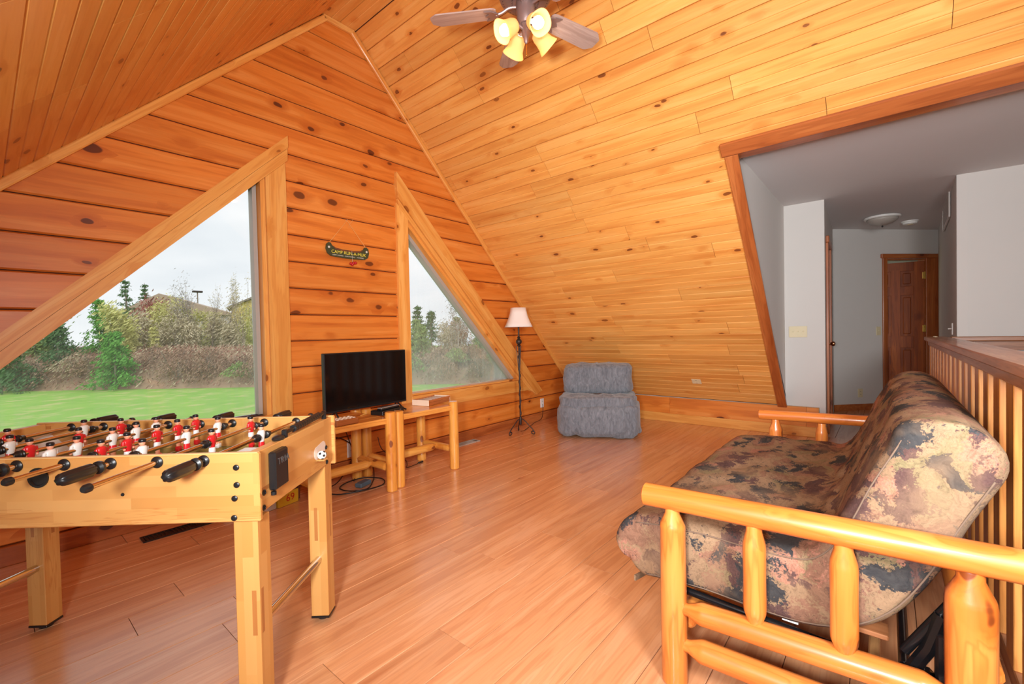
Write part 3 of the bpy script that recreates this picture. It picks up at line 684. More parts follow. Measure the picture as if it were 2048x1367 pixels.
rods = [(.140, 'W', [.300], -.145, .700), (.268, 'R', [.465, .235], -.215, .775), (.396, 'W', [.470, .300, .110], -.150, .70), (.523, 'R', [.535, .435, .335, .210, .115], -.145, .775),
        (.652, 'W', [.500, .405, .305, .175, .092], -.150, .70), (.780, 'R', [.492, .320, .158], -.20, .775), (.908, 'W', [.478, .220], -.15, .70), (1.036, 'R', [.332], -.2, .775)]
for l, team, ps, e0, e1 in rods:
    z = .782
    rod = TFrod = MB().tube([(e0+.004, 0, 0), (e1-.004, 0, 0)], .0068, 12).build('rod', M_rod, TF, smooth=50, mat=Matrix.Translation((0, l, z)))
    ax0 = frame((0, 0, 0), (0, 1, 0), (0, 0, -1), (-1, 0, 0)); ax1 = frame((WS, 0, 0), (0, 1, 0), (0, 0, 1), (1, 0, 0))
    put('bushing', ME_B, rod, ax0); put('bushing', ME_B, rod, ax1)
    put('bushing', ME_B, rod, frame((WS-.015, 0, 0), (0, 1, 0), (0, 0, -1), (-1, 0, 0)))
    if team == 'W':
        put('handle', ME_H, rod, frame((e0+.118, 0, 0), (0, 1, 0), (0, 0, -1), (-1, 0, 0))); put('end_cap', ME_C, rod, frame((e1-.01, 0, 0), (0, 1, 0), (0, 0, 1), (1, 0, 0)))
    else:
        put('handle', ME_H, rod, frame((e1-.118, 0, 0), (0, 1, 0), (0, 0, 1), (1, 0, 0))); put('end_cap', ME_C, rod, frame((e0+.012, 0, 0), (0, 1, 0), (0, 0, -1), (-1, 0, 0)))
    put('bumper', ME_BM, rod, frame((max(ps)+.022 if max(ps) < .5 else .545, 0, 0), (0, 1, 0), (0, 0, 1), (1, 0, 0))) if max(ps) < .5 else None
    put('bumper', ME_BM, rod, frame((min(ps)-.022, 0, 0), (0, 1, 0), (0, 0, -1), (-1, 0, 0))) if min(ps) > .1 else None
    for p in ps:
        d_ = 1 if team == 'R' else -1
        # red face the camera end, white face away; slight individual spin
        m4 = frame((p, 0, 0), (-d_*1.0, 0, 0), (0, -d_*1.0, 0), (0, 0, 1))
        put('player', ME_R if team == 'R' else ME_W, rod, Matrix.Rotation(random.uniform(-.05, .05) if False else 0, 4, 'X') @ m4)
bl = MB().ball((0, 0, 0), .0165, 20).build('football', None or M_wht, None, smooth=180)
bl.location = Vector((O2.x, O2.y, 0))+Vector((es.x, es.y, 0))*.418+Vector((el.x, el.y, 0))*-.0185+Vector((0, 0, .681))
tag(bl, 'small white and black football resting in the table end ball outlet', 'ball')
bd = MB()
for v in ((0, -1, 0), (.85, -.5, .2), (-.7, -.5, .5), (-.2, -.6, -.8), (.3, -.55, .78)):
    v = Vector(v).normalized(); f = frame_z(v*.0158, v*.03)
    ring = [f @ Vector((.0052*cos(a), .0052*sin(a), .0006)) for a in [2*pi*i/5 for i in range(5)]]
    bd.loft([[f @ Vector((.0052*cos(a), .0052*sin(a), -.001)) for a in [2*pi*i/5 for i in range(5)]], ring])
bd.build('black_patch', M_black, bl)
# tiny ledge that carries the ball
fb(MB().box(.400, .436, -.034, -.001, .6615, .6645, c=.001), 'outlet_lip', M_lamX)

# ------------------------------------------------------------------ log side tables
def log(name, p0, p1, r, parent=None, r1=None, tenon0=None, tenon1=None, mat=None, n=14, cham=.006):
    L_ = (Vector(p1)-Vector(p0)).length; r1 = r if r1 is None else r1; prof = []
    def R(t): return r+(r1-r)*t
    if tenon0: prof += [(tenon0[0]*.96, 0), (tenon0[0], .004), (tenon0[0], tenon0[1]*.35), (R(0)*.97, tenon0[1]), (R(0), tenon0[1]+.01)]
    else: prof += [(R(0)-cham, 0), (R(0), cham)]
    k = max(2, int(L_/.12)); a = prof[-1][1]+.005; b_ = L_-((tenon1[1]+.015) if tenon1 else cham+.004)
    ph = random.uniform(0, 6)
    for i in range(k+1):
        t = i/k; z = a+(b_-a)*t; prof.append((R(t)*(1+.018*sin(5*t+ph)), z))
    if tenon1: prof += [(R(1), L_-tenon1[1]-.01), (R(1)*.97, L_-tenon1[1]), (tenon1[0], L_-tenon1[1]*.35), (tenon1[0], L_-.004), (tenon1[0]*.96, L_)]
    else: prof += [(R(1), L_-cham), (R(1)-cham, L_)]
    mb = MB(); mb.loft([[(q*cos(2*pi*j/n)*(1+.02*sin(2*j+ph)), q*sin(2*pi*j/n)*(1+.02*cos(3*j+ph)), z) for j in range(n)] for q, z in prof])
    return mb.build(name, mat or M_log, parent, smooth=35, mat=frame_z(p0, p1))
def side_table(name, x0, x1, y0, y1, label, top, hl=.575):
    t = empty(name, (x0, y0, 0), 0, label, 'side table', 'pair of log side tables')
    w, d = x1-x0, y1-y0; lr = .040
    for x in (0, w):
        for y in (0, d): log('leg', (x, y, 0), (x, y, hl if y == 0 else hl-.02), lr, t, mat=M_log2)
    tt = MB(); bw = (d-.0)/4
    top_e = MB().box(lr*.6, w-lr*.6, -.012, d+.01, top-.042, top-.012, c=.004).build('apron', M_logX, t)
    for i in range(4):
        MB().box(lr*.55, w-lr*.55, -.015+i*bw*1.03, -.015+(i+1)*bw*1.03-.002, top-.014, top, c=.002).build('plank', M_logX, t)
    for x in (0, w): log('stretcher', (x, .03, .165), (x, d-.03, .165), .030, t, tenon0=(.018, .03), tenon1=(.018, .03), mat=M_log2)
    log('stretcher', (.02, d/2, .165), (w-.02, d/2, .165), .034, t, tenon0=(.018, .04), tenon1=(.018, .04), mat=M_log2)
    return t
side_table('log_side_table', 1.37, 1.895, 2.755, 3.22, 'left log side table under the television, partly behind the foosball table', .535)
side_table('log_side_table', 1.985, 2.535, 2.785, 3.22, 'right log side table carrying the striped tray by the small window', .535, .565)
TT = .5355
# television
tv = empty('television', (1.872, 2.985, TT), radians(3), 'black flat screen television standing on the two log tables', 'television')
M_scr = plain('dark_screen', (12, 10, 10), .08, spec=.6, vary=.0)
MB().box(-.355, .355, 0, .035, .055, .475, c=.004).box(-.25, .25, .03, .06, .10, .36, c=.01).build('housing', M_black, tv)
MB().box(-.347, .347, -.001, .001, .070, .467).build('screen', M_scr, tv)
for s in (-1, 1):
    MB().tube([(s*.27, .018, .06), (s*.28, -.05, .012), (s*.285, -.075, .004)], .006, 8).tube([(s*.27, .018, .06), (s*.28, .08, .012), (s*.285, .10, .004)], .006, 8).build('foot', M_black, tv)
# cable box, remote, stylus, carved tray, striped tray
cb = empty('cable_box', (1.99, 2.925, TT), radians(14), 'flat black receiver box in front of the television', 'receiver')
MB().box(-.12, .12, -.06, .06, .001, .034, c=.004).build('case', M_black, cb)
M_led = plain('blue_status_light', (70, 190, 205), .4, emis=L((70, 200, 215)), es=.6)
MB().box(-.066, -.050, -.0612, -.0600, .008, .022).build('status_light', M_led, cb)
for x in (.01, .075): MB().lathe([(.009, 0), (.009, .001), (.006, .0015), (.001, .0015)], 16).build('button', M_emb, cb, mat=frame((x, -.0602, .016), (1, 0, 0), (0, 0, 1), (0, -1, 0)))
M_silver = plain('silver_plastic', (188, 184, 180), .35, metal=.4)
rm = empty('remote_control', (1.99, 2.915, TT+.0345), radians(14), 'silver remote control lying on the receiver box', 'remote')
MB().box(-.100, .105, -.022, .022, .0, .014, c=.005).build('body', M_black, rm)
MB().box(-.098, .103, -.020, .020, .0142, .019, c=.002).build('top_shell', M_silver, rm)
for i in range(9):
    for j in range(3): MB().box(-.085+i*.016, -.076+i*.016, -.013+j*.010, -.007+j*.010, .0190, .0205).build('button', M_emb, rm)
pb = tag(MB().tube([(-.035, 0, .004), (.035, 0, .004)], .0035, 8).build('pencil_stub', plain('yellow_pencil', (232, 176, 88), .5), None), 'short yellow wooden stick beside the receiver box', 'pencil')
pb.location = (1.83, 3.0, TT); pb.rotation_euler = (0, 0, radians(20))
M_carv = wood('carved_wood', axis='X', kd=0, light=(212, 140, 80), mid=(190, 112, 56), dark=(140, 72, 30), knot=(80, 40, 20))
M_cream = plain('cream_inlay', (244, 222, 196), .4)
tr = empty('carved_wooden_box', (1.555, 2.80, TT), radians(5), 'small carved wooden game box with pale top on the left log table', 'box')
MB().box(-.085, .085, -.055, .055, .001, .040, c=.006).build('body', M_carv, tr)
mb = MB()
for i in range(5):
    for j in range(3): mb.lathe([(.012, 0), (.012, .003), (.006, .004), (.004, .002)], 10, c=(-.062+i*.031, -.03+j*.03, .0402))
mb.build('pale_inlay', M_cream, tr)
ct = empty('striped_tray', (2.50, 3.02, TT), radians(14), 'wooden tray with cream and dark striped keys on the right log table', 'tray')
M_brown = plain('dark_inlay', (112, 66, 46), .4)
MB().box(-.155, .155, -.085, .085, .001, .03, c=.003).build('base', M_carv, ct)
for s in (-1, 1):
    MB().box(-.155, .155, s*.083-.004, s*.083+.004, .03, .048, c=.002).build('rim', M_carv, ct); MB().box(s*.155-.004, s*.155+.004, -.085, .085, .001, .048, c=.002).build('rim', M_cream, ct)
for i in range(14):
    MB().box(-.148+i*.0212, -.148+(i+1)*.0212-.001, -.077, .077, .031, .039, c=.001).build('slat', M_cream if i % 2 == 0 else M_brown, ct)

# cords and adapter under the tables
def cord(name, pts, r, label, mat=M_black, n=6):
    o = MB().tube(spline(pts, 6), r, 6).build(name, mat, None, smooth=180); return tag(o, label, 'cord')
cord('power_cable', [(1.62, 3.30, .5), (1.68, 3.33, .38), (1.86, 3.36, .30), (1.955, 3.385, .215), (1.93, 3.36, .12), (1.82, 3.28, .05), (1.70, 3.2, .012), (1.55, 3.15, .008), (1.48, 3.05, .008)], .004, 'black power cable hanging from the television to the outlet')
cord('power_cable', [(1.80, 3.32, .5), (1.88, 3.35, .36), (1.95, 3.38, .20), (1.99, 3.37, .10), (1.93, 3.30, .03), (1.83, 3.16, .008)], .0035, 'second black cord dropping behind the left log table into the outlet')
cord('power_cable', [(1.965, 3.39, .18), (2.02, 3.34, .12), (2.08, 3.30, .04), (2.00, 3.15, .008), (1.90, 3.02, .006), (1.80, 2.93, .006), (1.70, 2.98, .006), (1.68, 3.10, .006), (1.78, 3.18, .006), (1.92, 3.16, .012), (2.0, 3.04, .006), (1.93, 2.92, .006), (1.78, 2.90, .011), (1.62, 2.98, .006), (1.56, 3.10, .006)], .0045, 'coiled black cord lying on the floor under the left log table')
cord('power_cable', [(2.20, 3.39, .25), (2.22, 3.36, .14), (2.32, 3.30, .05), (2.40, 3.28, .02), (2.36, 3.20, .006), (2.30, 3.12, .006), (2.43, 3.14, .006)], .003, 'thin black cord ending on the floor under the right log table')
ad = tag(MB().box(-.06, .06, -.03, .03, .001, .033, c=.005).build('power_adapter', plain('grey_blue_plastic', (92, 110, 122), .5), None), 'grey-blue power adapter brick inside the coiled cord on the floor', 'adapter'); ad.location = (1.83, 3.03, .0); ad.rotation_euler = (0, 0, radians(20))
pl = tag(MB().box(-.03, .03, -.008, .008, .001, .014, c=.003).build('cord_plug', M_black, None), 'black cord plug lying on the floor under the right log table', 'plug'); pl.location = (2.47, 3.155, 0); pl.rotation_euler = (0, 0, radians(10))

# wall plates ------------------------------------------------------
def plate(name, m4, w, h, label, mat, kind='outlet', gang=1):
    p = empty(name, (0, 0, 0), 0, label, 'wall plate'); p.matrix_world = m4
    MB().box(-w/2, w/2, -.006, 0, -h/2, h/2, c=.002).build('cover_plate', mat, p)
    for g in range(gang):
        cx = (g-(gang-1)/2)*.046
        if kind == 'switch': MB().box(cx-.005, cx+.005, -.016, -.006, -.003, .010, c=.001).build('toggle', mat, p)
        else:
            for zz in (-.02, .02):
                r = MB().box(cx-.016, cx+.016, -.008, -.006, zz-.014, zz+.014, c=.001).build('receptacle', mat, p)
                MB().box(cx-.008, cx-.005, -.0085, -.008, zz-.004, zz+.006).box(cx+.005, cx+.008, -.0085, -.008, zz-.004, zz+.006).build('slot', M_black, r)
    return p
plate('outlet_plate', frame((4.648, D-.001, .218), (1, 0, 0), (0, 1, 0), (0, 0, 1)), .073, .115, 'white outlet on the gable wall between lamp and grey chair', M_whitep)
plate('outlet_plate', frame((1.962, D-.001, .20), (1, 0, 0), (0, 1, 0), (0, 0, 1)), .073, .15, 'white outlet full of plugs on the gable wall behind the log tables', M_whitep)
plate('switch_plate', frame((XW-.001, .712, 1.075), (0, -1, 0), (1, 0, 0), (0, 0, 1)), .162, .115, 'ivory triple light switch plate on the white wall end', M_ivory, 'switch', 3)
ang = frame((0, 0, 0), (tx, ty, 0), (-ty, tx, 0), (0, 0, 1))
def onend(t, z): m = ang.copy(); q = P_(t); m.translation = Vector((q[0], q[1], z)) - Vector((-ty, tx, 0))*.001; return m
plate('switch_plate', onend(.655, 1.05), .07, .115, 'ivory single light switch beside the open hall door', M_ivory, 'switch')
plate('outlet_plate', onend(.381, .23), .07, .115, 'ivory outlet low on the angled hall wall', M_ivory)
plate('outlet_plate', frame(slope_pt(.539, 1.645), (0, -1, 0), tuple(-nv), tuple(-dR)), .10, .075, 'cream blank cover plate low on the right pine slope', M_ivory)
g = empty('air_grille', (6.55, -.487, 2.285), 0, 'white return air grille high on the shaded hall wall', 'air grille'); g.rotation_euler = (0, 0, atan2(B[1]+.465, B[0]-5.444)+pi)
MB().box(-.48, .48, -.012, 0, -.125, -.105).box(-.48, .48, -.012, 0, .105, .125).box(-.48, -.46, -.012, 0, -.105, .105).box(.46, .48, -.012, 0, -.105, .105).build('frame', M_whitep, g)
for i in range(10): MB().box(-.46, .46, -.010, -.004, -.1+i*.0205, -.1+i*.0205+.008).build('slat', M_whitep, g)
MB().box(-.46, .46, -.003, -.001, -.105, .105).build('duct_shade', plain('duct_shadow', (60, 54, 50), .8), g)  # dark sheet painted as the shade behind the slats
hk = empty('thermostat', (5.90, -.477, 1.075), atan2(B[1]+.465, B[0]-5.444)+pi, 'small white control plate on the shaded hall wall', 'thermostat')
MB().box(-.03, .03, -.010, 0, -.055, .055, c=.002).build('cover_plate', M_whitep, hk); MB().box(-.005, .005, -.035, -.010, -.005, .007, c=.002).build('lever', M_whitep, hk)
# hall ceiling fixtures
fx = empty('ceiling_light', (6.85, .035, 2.40), 0, 'unlit flush dome ceiling light with white rim in the hall', 'ceiling light')
M_frost = plain('frosted_glass', (176, 166, 156), .35)
MB().lathe([(.165, -.03), (.172, -.022), (.172, -.008), (.15, 0)], 32).build('rim', M_whitep, fx, smooth=40)
MB().lathe([(.002, -.105), (.05, -.10), (.10, -.083), (.138, -.055), (.15, -.03)], 32).build('glass_dome', M_frost, fx, smooth=180)
MB().lathe([(.002, -.128), (.009, -.122), (.009, -.114), (.004, -.110), (.004, -.100)], 12).build('finial', M_black, fx, smooth=60)
sd = empty('smoke_detector', (7.42, -.225, 2.40), 0, 'round white smoke detector on the hall ceiling', 'smoke detector')
MB().lathe([(.05, -.04), (.068, -.034), (.074, -.015), (.085, -.012), (.085, 0)], 28).build('body', M_whitep, sd, smooth=40)
MB().lathe([(.01, -.044), (.03, -.043), (.03, -.038)], 16).build('test_button', M_ivory, sd, smooth=40)
# floor registers
def register(name, x0, x1, y, label, mat):
    r = empty(name, ((x0+x1)/2, y, 0), 0, label, 'floor vent'); w = (x1-x0)/2
    MB().box(-w, w, -.05, -.04, 0.0, .006).box(-w, w, .04, .05, 0.0, .006).box(-w, -w+.012, -.04, .04, 0, .006).box(w-.012, w, -.04, .04, 0, .006).build('frame', mat, r)
    n = int(w*2/.02); 
    for i in range(n-1): MB().box(-w+.016+i*(2*w-.03)/n, -w+.016+i*(2*w-.03)/n+.007, -.04, .04, 0.0005, .005).build('slat', mat, r)
    MB().box(-w+.01, w-.01, -.04, .04, .0002, .001).build('duct_shade', M_black, r)  # black sheet in place of the shade down the duct
register('floor_register', .555, .90, 3.22, 'black floor vent behind the foosball table', M_black)
register('floor_register', 3.02, 3.36, 3.335, 'grey floor vent below the small window', M_vinyl)

# canoe sign -------------------------------------------------------
sg = empty('canoe_sign', (1.978, D-.004, 1.82), 0, 'dark green canoe-shaped camp sign hanging by a cord from a nail', 'sign')
M_green = plain('dark_green_paint', (58, 66, 44), .45); M_yel = plain('yellow_lettering', (228, 214, 82), .5); M_wl = plain('cream_lettering', (214, 214, 200), .5)
pts = [(-.185, .048), (-.165, .062), (-.150, .056), (-.142, .040), (-.11, .024), (-.05, .016), (.05, .016), (.11, .024), (.142, .040), (.150, .056), (.165, .062), (.185, .048), (.192, .010), (.180, -.028), (.15, -.046), (.05, -.052), (-.05, -.052), (-.15, -.046), (-.180, -.028), (-.192, .010)]
MB().prism(pts, -.016, -.004).build('board', M_green, sg)
MB().prism([(-.14, .036), (-.11, .021), (-.05, .0125), (.05, .0125), (.11, .021), (.14, .036), (.11, .012), (.05, .004), (-.05, .004), (-.11, .012)], -.0175, -.0155).build('gunwale_stripe', plain('red_brown_paint', (122, 62, 40), .5), sg)
fm = lambda x, z: frame((x, -.0166, z), (1, 0, 0), (0, 0, 1), (0, -1, 0))
text('lettering', 'CAMP RUN-A-MUK', .0365, M_yel, sg, fm(.006, -.010), .0008, spacing=1.0)
text('lettering', 'HAPPY CAMPERS  -  BOAT RENTALS  -  SWIMMING', .0125, M_wl, sg, fm(0, -.036), .0005)
for s in (-1, 1): MB().ball((s*.168, -.018, .022), .010, 12, sc=(1, .5, 1)).build('rivet', M_wl, sg, smooth=180)
M_twine = plain('jute_twine', (232, 176, 104), .8)
MB().tube([(-.165, -.012, .055), (0, -.006, .262), (.165, -.012, .055)], .0022, 6).build('cord', M_twine, sg)
MB().tube([(.02, -.010, .235), (.045, -.012, .262), (.052, -.014, .285)], .0014, 6).tube([(.02, -.010, .235), (.01, -.014, .20)], .0014, 6).build('cord_tail', M_twine, sg)
MB().tube([(0, .004, .265), (0, -.014, .268)], .003, 8).build('nail', M_chrome, sg)
MB().tube([(.03, -.018, .015), (.032, -.019, -.085)], .0008, 5).build('thread', M_wl, sg)
for dx, dz in ((-.012, -.092), (.012, -.086), (.030, -.083), (.0, -.098)): MB().ball((.028+dx, -.022, dz), .0125, 10).build('berry', plain('red_berry', (190, 30, 36), .3) if dx < -.011 else bpy.data.materials['red_berry'], sg, smooth=180)

# board game boxes under the window ---------------------------------
M_gy = plain('yellow_box', (236, 186, 40), .5); M_gw = plain('white_box', (214, 200, 186), .5); M_gp = plain('purple_box', (122, 96, 116), .5); M_gr = plain('red_number', (214, 40, 24), .5); M_gb = plain('brown_box', (138, 84, 54), .6)
g1 = empty('board_game_box', (1.30, 3.145, 0), radians(14), 'yellow game box with a red 69, on the floor behind the foosball table', 'box')
MB().box(-.075, .075, -.05, .05, .001, .088, c=.002).build('carton', M_gy, g1)
text('lettering', '69', .066, M_gr, g1, frame((.012, -.0508, .046), (1, 0, 0), (0, 0, 1), (0, -1, 0)), .0006)
g2 = empty('board_game_box', (1.155, 3.125, 0), radians(14), 'white game box with dark numerals, left of the yellow box', 'box')
MB().box(-.065, .065, -.05, .05, .001, .078, c=.002).build('carton', M_gw, g2)
text('lettering', '13!', .05, plain('dark_number', (56, 40, 60), .5), g2, frame((.0, -.0508, .045), (1, 0, 0), (0, 0, 1), (0, -1, 0)), .0006)
g3 = empty('board_game_box', (1.29, 3.15, .0885), radians(14), 'purple and white patterned game box stacked on the yellow box', 'box')
MB().box(-.075, .075, -.05, .05, .0005, .042, c=.002).build('carton', M_gp, g3); MB().box(.035, .06, -.0508, -.05, .006, .036).box(-.02, .02, -.0508, -.05, .008, .034).build('label_patch', M_gw, g3)
g4 = empty('rolled_paper', (1.41, 3.20, 0), 0, 'curled brown paper leaning by the game boxes', 'paper')
mb = MB(); ring = lambda z: [(-.03+.05*cos(a)*(1+z), .05*sin(a), z) for a in [pi*.9-i*pi*.16 for i in range(9)]]
mb.loft([ring(.001), ring(.07), ring(.11)], closed=False, caps=False); o = mb.build('sheet', M_gb, g4, smooth=60)
md = o.modifiers.new('t', 'SOLIDIFY'); md.thickness = .002
wp = tag(MB().ball((0, 0, .022), .03, 10, sc=(1.3, 1, .7)).build('crumpled_bag', plain('white_paper', (196, 176, 160), .7), None, smooth=0), 'crumpled pale paper bag on the floor by the black floor vent', 'bag'); wp.location = (.98, 3.16, 0)
# ------------------------------------------------------------------ floor lamp
fl = empty('floor_lamp', (3.86, 3.14, 0), radians(20), 'wrought iron floor lamp with white bell shade beside the small window', 'lamp')
M_iron = plain('wrought_iron', (66, 54, 50), .45, metal=.5)
MB().tube([(0, 0, .10), (0, 0, 1.24)], .009, 10).tube([(.012*cos(i*.9), .012*sin(i*.9), .12+i*.02) for i in range(45)], .004, 6).build('pole', M_iron, fl, smooth=60)
mb = MB(); mb.ball((0, 0, 1.03), .034, 14, sc=(1, 1, 1)); mb.lathe([(.012, .97), (.022, .99), (.012, 1.0)], 12).lathe([(.012, 1.06), (.02, 1.075), (.01, 1.09)], 12); mb.build('knop', M_iron, fl, smooth=60)
for s in (0, 2.1, 4.2): MB().tube(spline([(.009*cos(s), .009*sin(s), .72), (.02*cos(s), .02*sin(s), .86), (.032*cos(s), .032*sin(s), .98)]), .004, 6).build('strap', M_iron, fl)
MB().tube([(.004, 0, 1.09), (.0, 0, 1.30)], .006, 8).build('stem', M_chrome, fl, smooth=60)
for s in range(3):
    a = s*2*pi/3+.5; c_, s_ = cos(a), sin(a)
    P = [(.01, .17), (.05, .15), (.10, .10), (.145, .055), (.165, .02), (.155, .008), (.135, .012), (.128, .028), (.14, .04), (.152, .032)]
    MB().tube(spline([(r*c_, r*s_, z) for r, z in P], 5), .0055, 8).build('foot', M_iron, fl, smooth=60)
mb = MB(); mb.lathe([(.012, .10), (.016, .12), (.016, .17), (.012, .19)], 12); mb.build('base_collar', M_iron, fl, smooth=40)
M_shade = plain('linen_shade', (238, 228, 220), .8, spec=.2, emis=L((238, 226, 216)), es=.0)
def sq(r, z, p=3.2):
    o = []
    for i in range(32):
        a = 2*pi*i/32+pi/4; k = (abs(cos(a))**p+abs(sin(a))**p)**(-1/p); o.append((r*cos(a)*k, r*sin(a)*k, z))
    return o
mb = MB(); prof = [(.150, 1.192), (.130, 1.235), (.110, 1.285), (.093, 1.34), (.082, 1.405)]
mb.loft([sq(r, z) for r, z in prof], caps=False)
o = mb.build('lamp_shade', M_shade, fl, smooth=60, mat=Matrix.Rotation(radians(-60), 4, 'Z')); md = o.modifiers.new('t', 'SOLIDIFY'); md.thickness = .003
lc = MB().tube(spline([(3.86, 3.14, .03), (4.0, 3.20, .006), (4.25, 3.30, .006), (4.42, 3.37, .006), (4.56, 3.37, .03), (4.64, 3.40, .10), (4.648, 3.405, .20)], 6), .003, 6).build('cord', M_black, fl, smooth=180, mat=(Matrix.Translation((3.86, 3.14, 0)) @ Matrix.Rotation(radians(20), 4, 'Z')).inverted())

# ------------------------------------------------------------------ grey folding chair
def tufted(name, x0, x1, y0, y1, z0, z1, r, mat, parent, tufts=(), amp=.012, seed=0, n=(26, 18, 14), lean=0.0):
    # rounded-box surface with puckers; superellipsoid grid
    mb = MB(); nx = 72; nz = 34; cx, cy, cz = (x0+x1)/2, (y0+y1)/2, (z0+z1)/2; hx, hy, hz = (x1-x0)/2, (y1-y0)/2, (z1-z0)/2
    from mathutils import noise as MN
    def se(a, p): return (abs(cos(a))**p)*(1 if cos(a) >= 0 else -1), (abs(sin(a))**p)*(1 if sin(a) >= 0 else -1)
    rings = []
    for j in range(nz+1):
        ph = -pi/2+pi*j/nz; cz_, sz_ = se(ph, .32); ring = []
        for i in range(nx):
            a = 2*pi*i/nx; ca, sa = se(a, .38)
            x, y, z = cx+hx*ca*cz_, cy+hy*sa*cz_, cz+hz*sz_
            nrm = Vector(((x-cx)/hx, (y-cy)/hy, (z-cz)/hz)).normalized()
            d = amp*(MN.noise(Vector((x*9+seed, y*9, z*9)))+.5*MN.noise(Vector((x*22+seed, y*22, z*22))))
            for (tx_, ty_, tz_) in tufts:
                q = (x-tx_)**2+(y-ty_)**2+(z-tz_)**2; d -= .030*math.exp(-q/.0018)
            p = Vector((x, y, z))+nrm*d; ring.append((p.x, p.y+lean*(z-z0), p.z))
        rings.append(ring)
    mb.loft(rings); return mb.build(name, mat, parent, smooth=180)
def cord_mat():
    m = NT('grey_corduroy'); co = m.coord(); sp = m.n('ShaderNodeSeparateXYZ'); m.l(co, sp.inputs[0])
    rib = m.math('MULTIPLY_ADD', m.math('SINE', m.math('MULTIPLY', m.math('ADD', sp.outputs[0], m.math('MULTIPLY', m.noise(co, 6, 2), .02)), 620)), .5, .5)
    nz = m.noise(m.mapping(co, (34, 34, 12)), 1.0, 4, .7, .8); n2 = m.noise(co, 5, 3)
    col = m.mix(m.math('MULTIPLY_ADD', nz, 1.2, -.25), L((76, 80, 88)), L((182, 186, 192)))
    col = m.mix(m.math('MULTIPLY', rib, .35), col, L((90, 94, 102))); col = m.mix(m.math('MULTIPLY', n2, .3), col, L((118, 120, 126)))
    b = m.bump(m.math('ADD', m.math('MULTIPLY', rib, .4), nz), .6, .004); m.bsdf(col, .95, 0, .1, normal=b, sheen=.3); return m.mat
M_cord = cord_mat()
gc = empty('folding_floor_chair', (3.935, 2.653, 0), atan2(-.878, .479), 'grey corduroy tufted folding floor chair in the corner under the slope', 'chair')
# local x: along the front (toward the right), local y: away from camera
for i, (z0, z1, x0, x1, y0, y1) in enumerate(((.004, .37, -.045, .83, -.02, .70), (.26, .445, -.02, .80, .005, .68))):
    T = [(.02+.15*k, -.02, .36) for k in range(6)]+[(.09+.15*k, -.02, .01) for k in range(5)] if i == 0 else [(.12+.14*k, .10, .44) for k in range(5)]+[(.12+.14*k, .3, .445) for k in range(5)]
    tufted('seat_cushion', x0, x1, y0, y1, z0, z1, .06, M_cord, gc, T, .030, i*7)
tufted('back_roll', .005, .765, .27, .62, .43, .76, .1, M_cord, gc, [(.2+.17*k, .275, .60) for k in range(3)]+[(.12+.17*k, .36, .735) for k in range(4)], .024, 31, lean=.12)

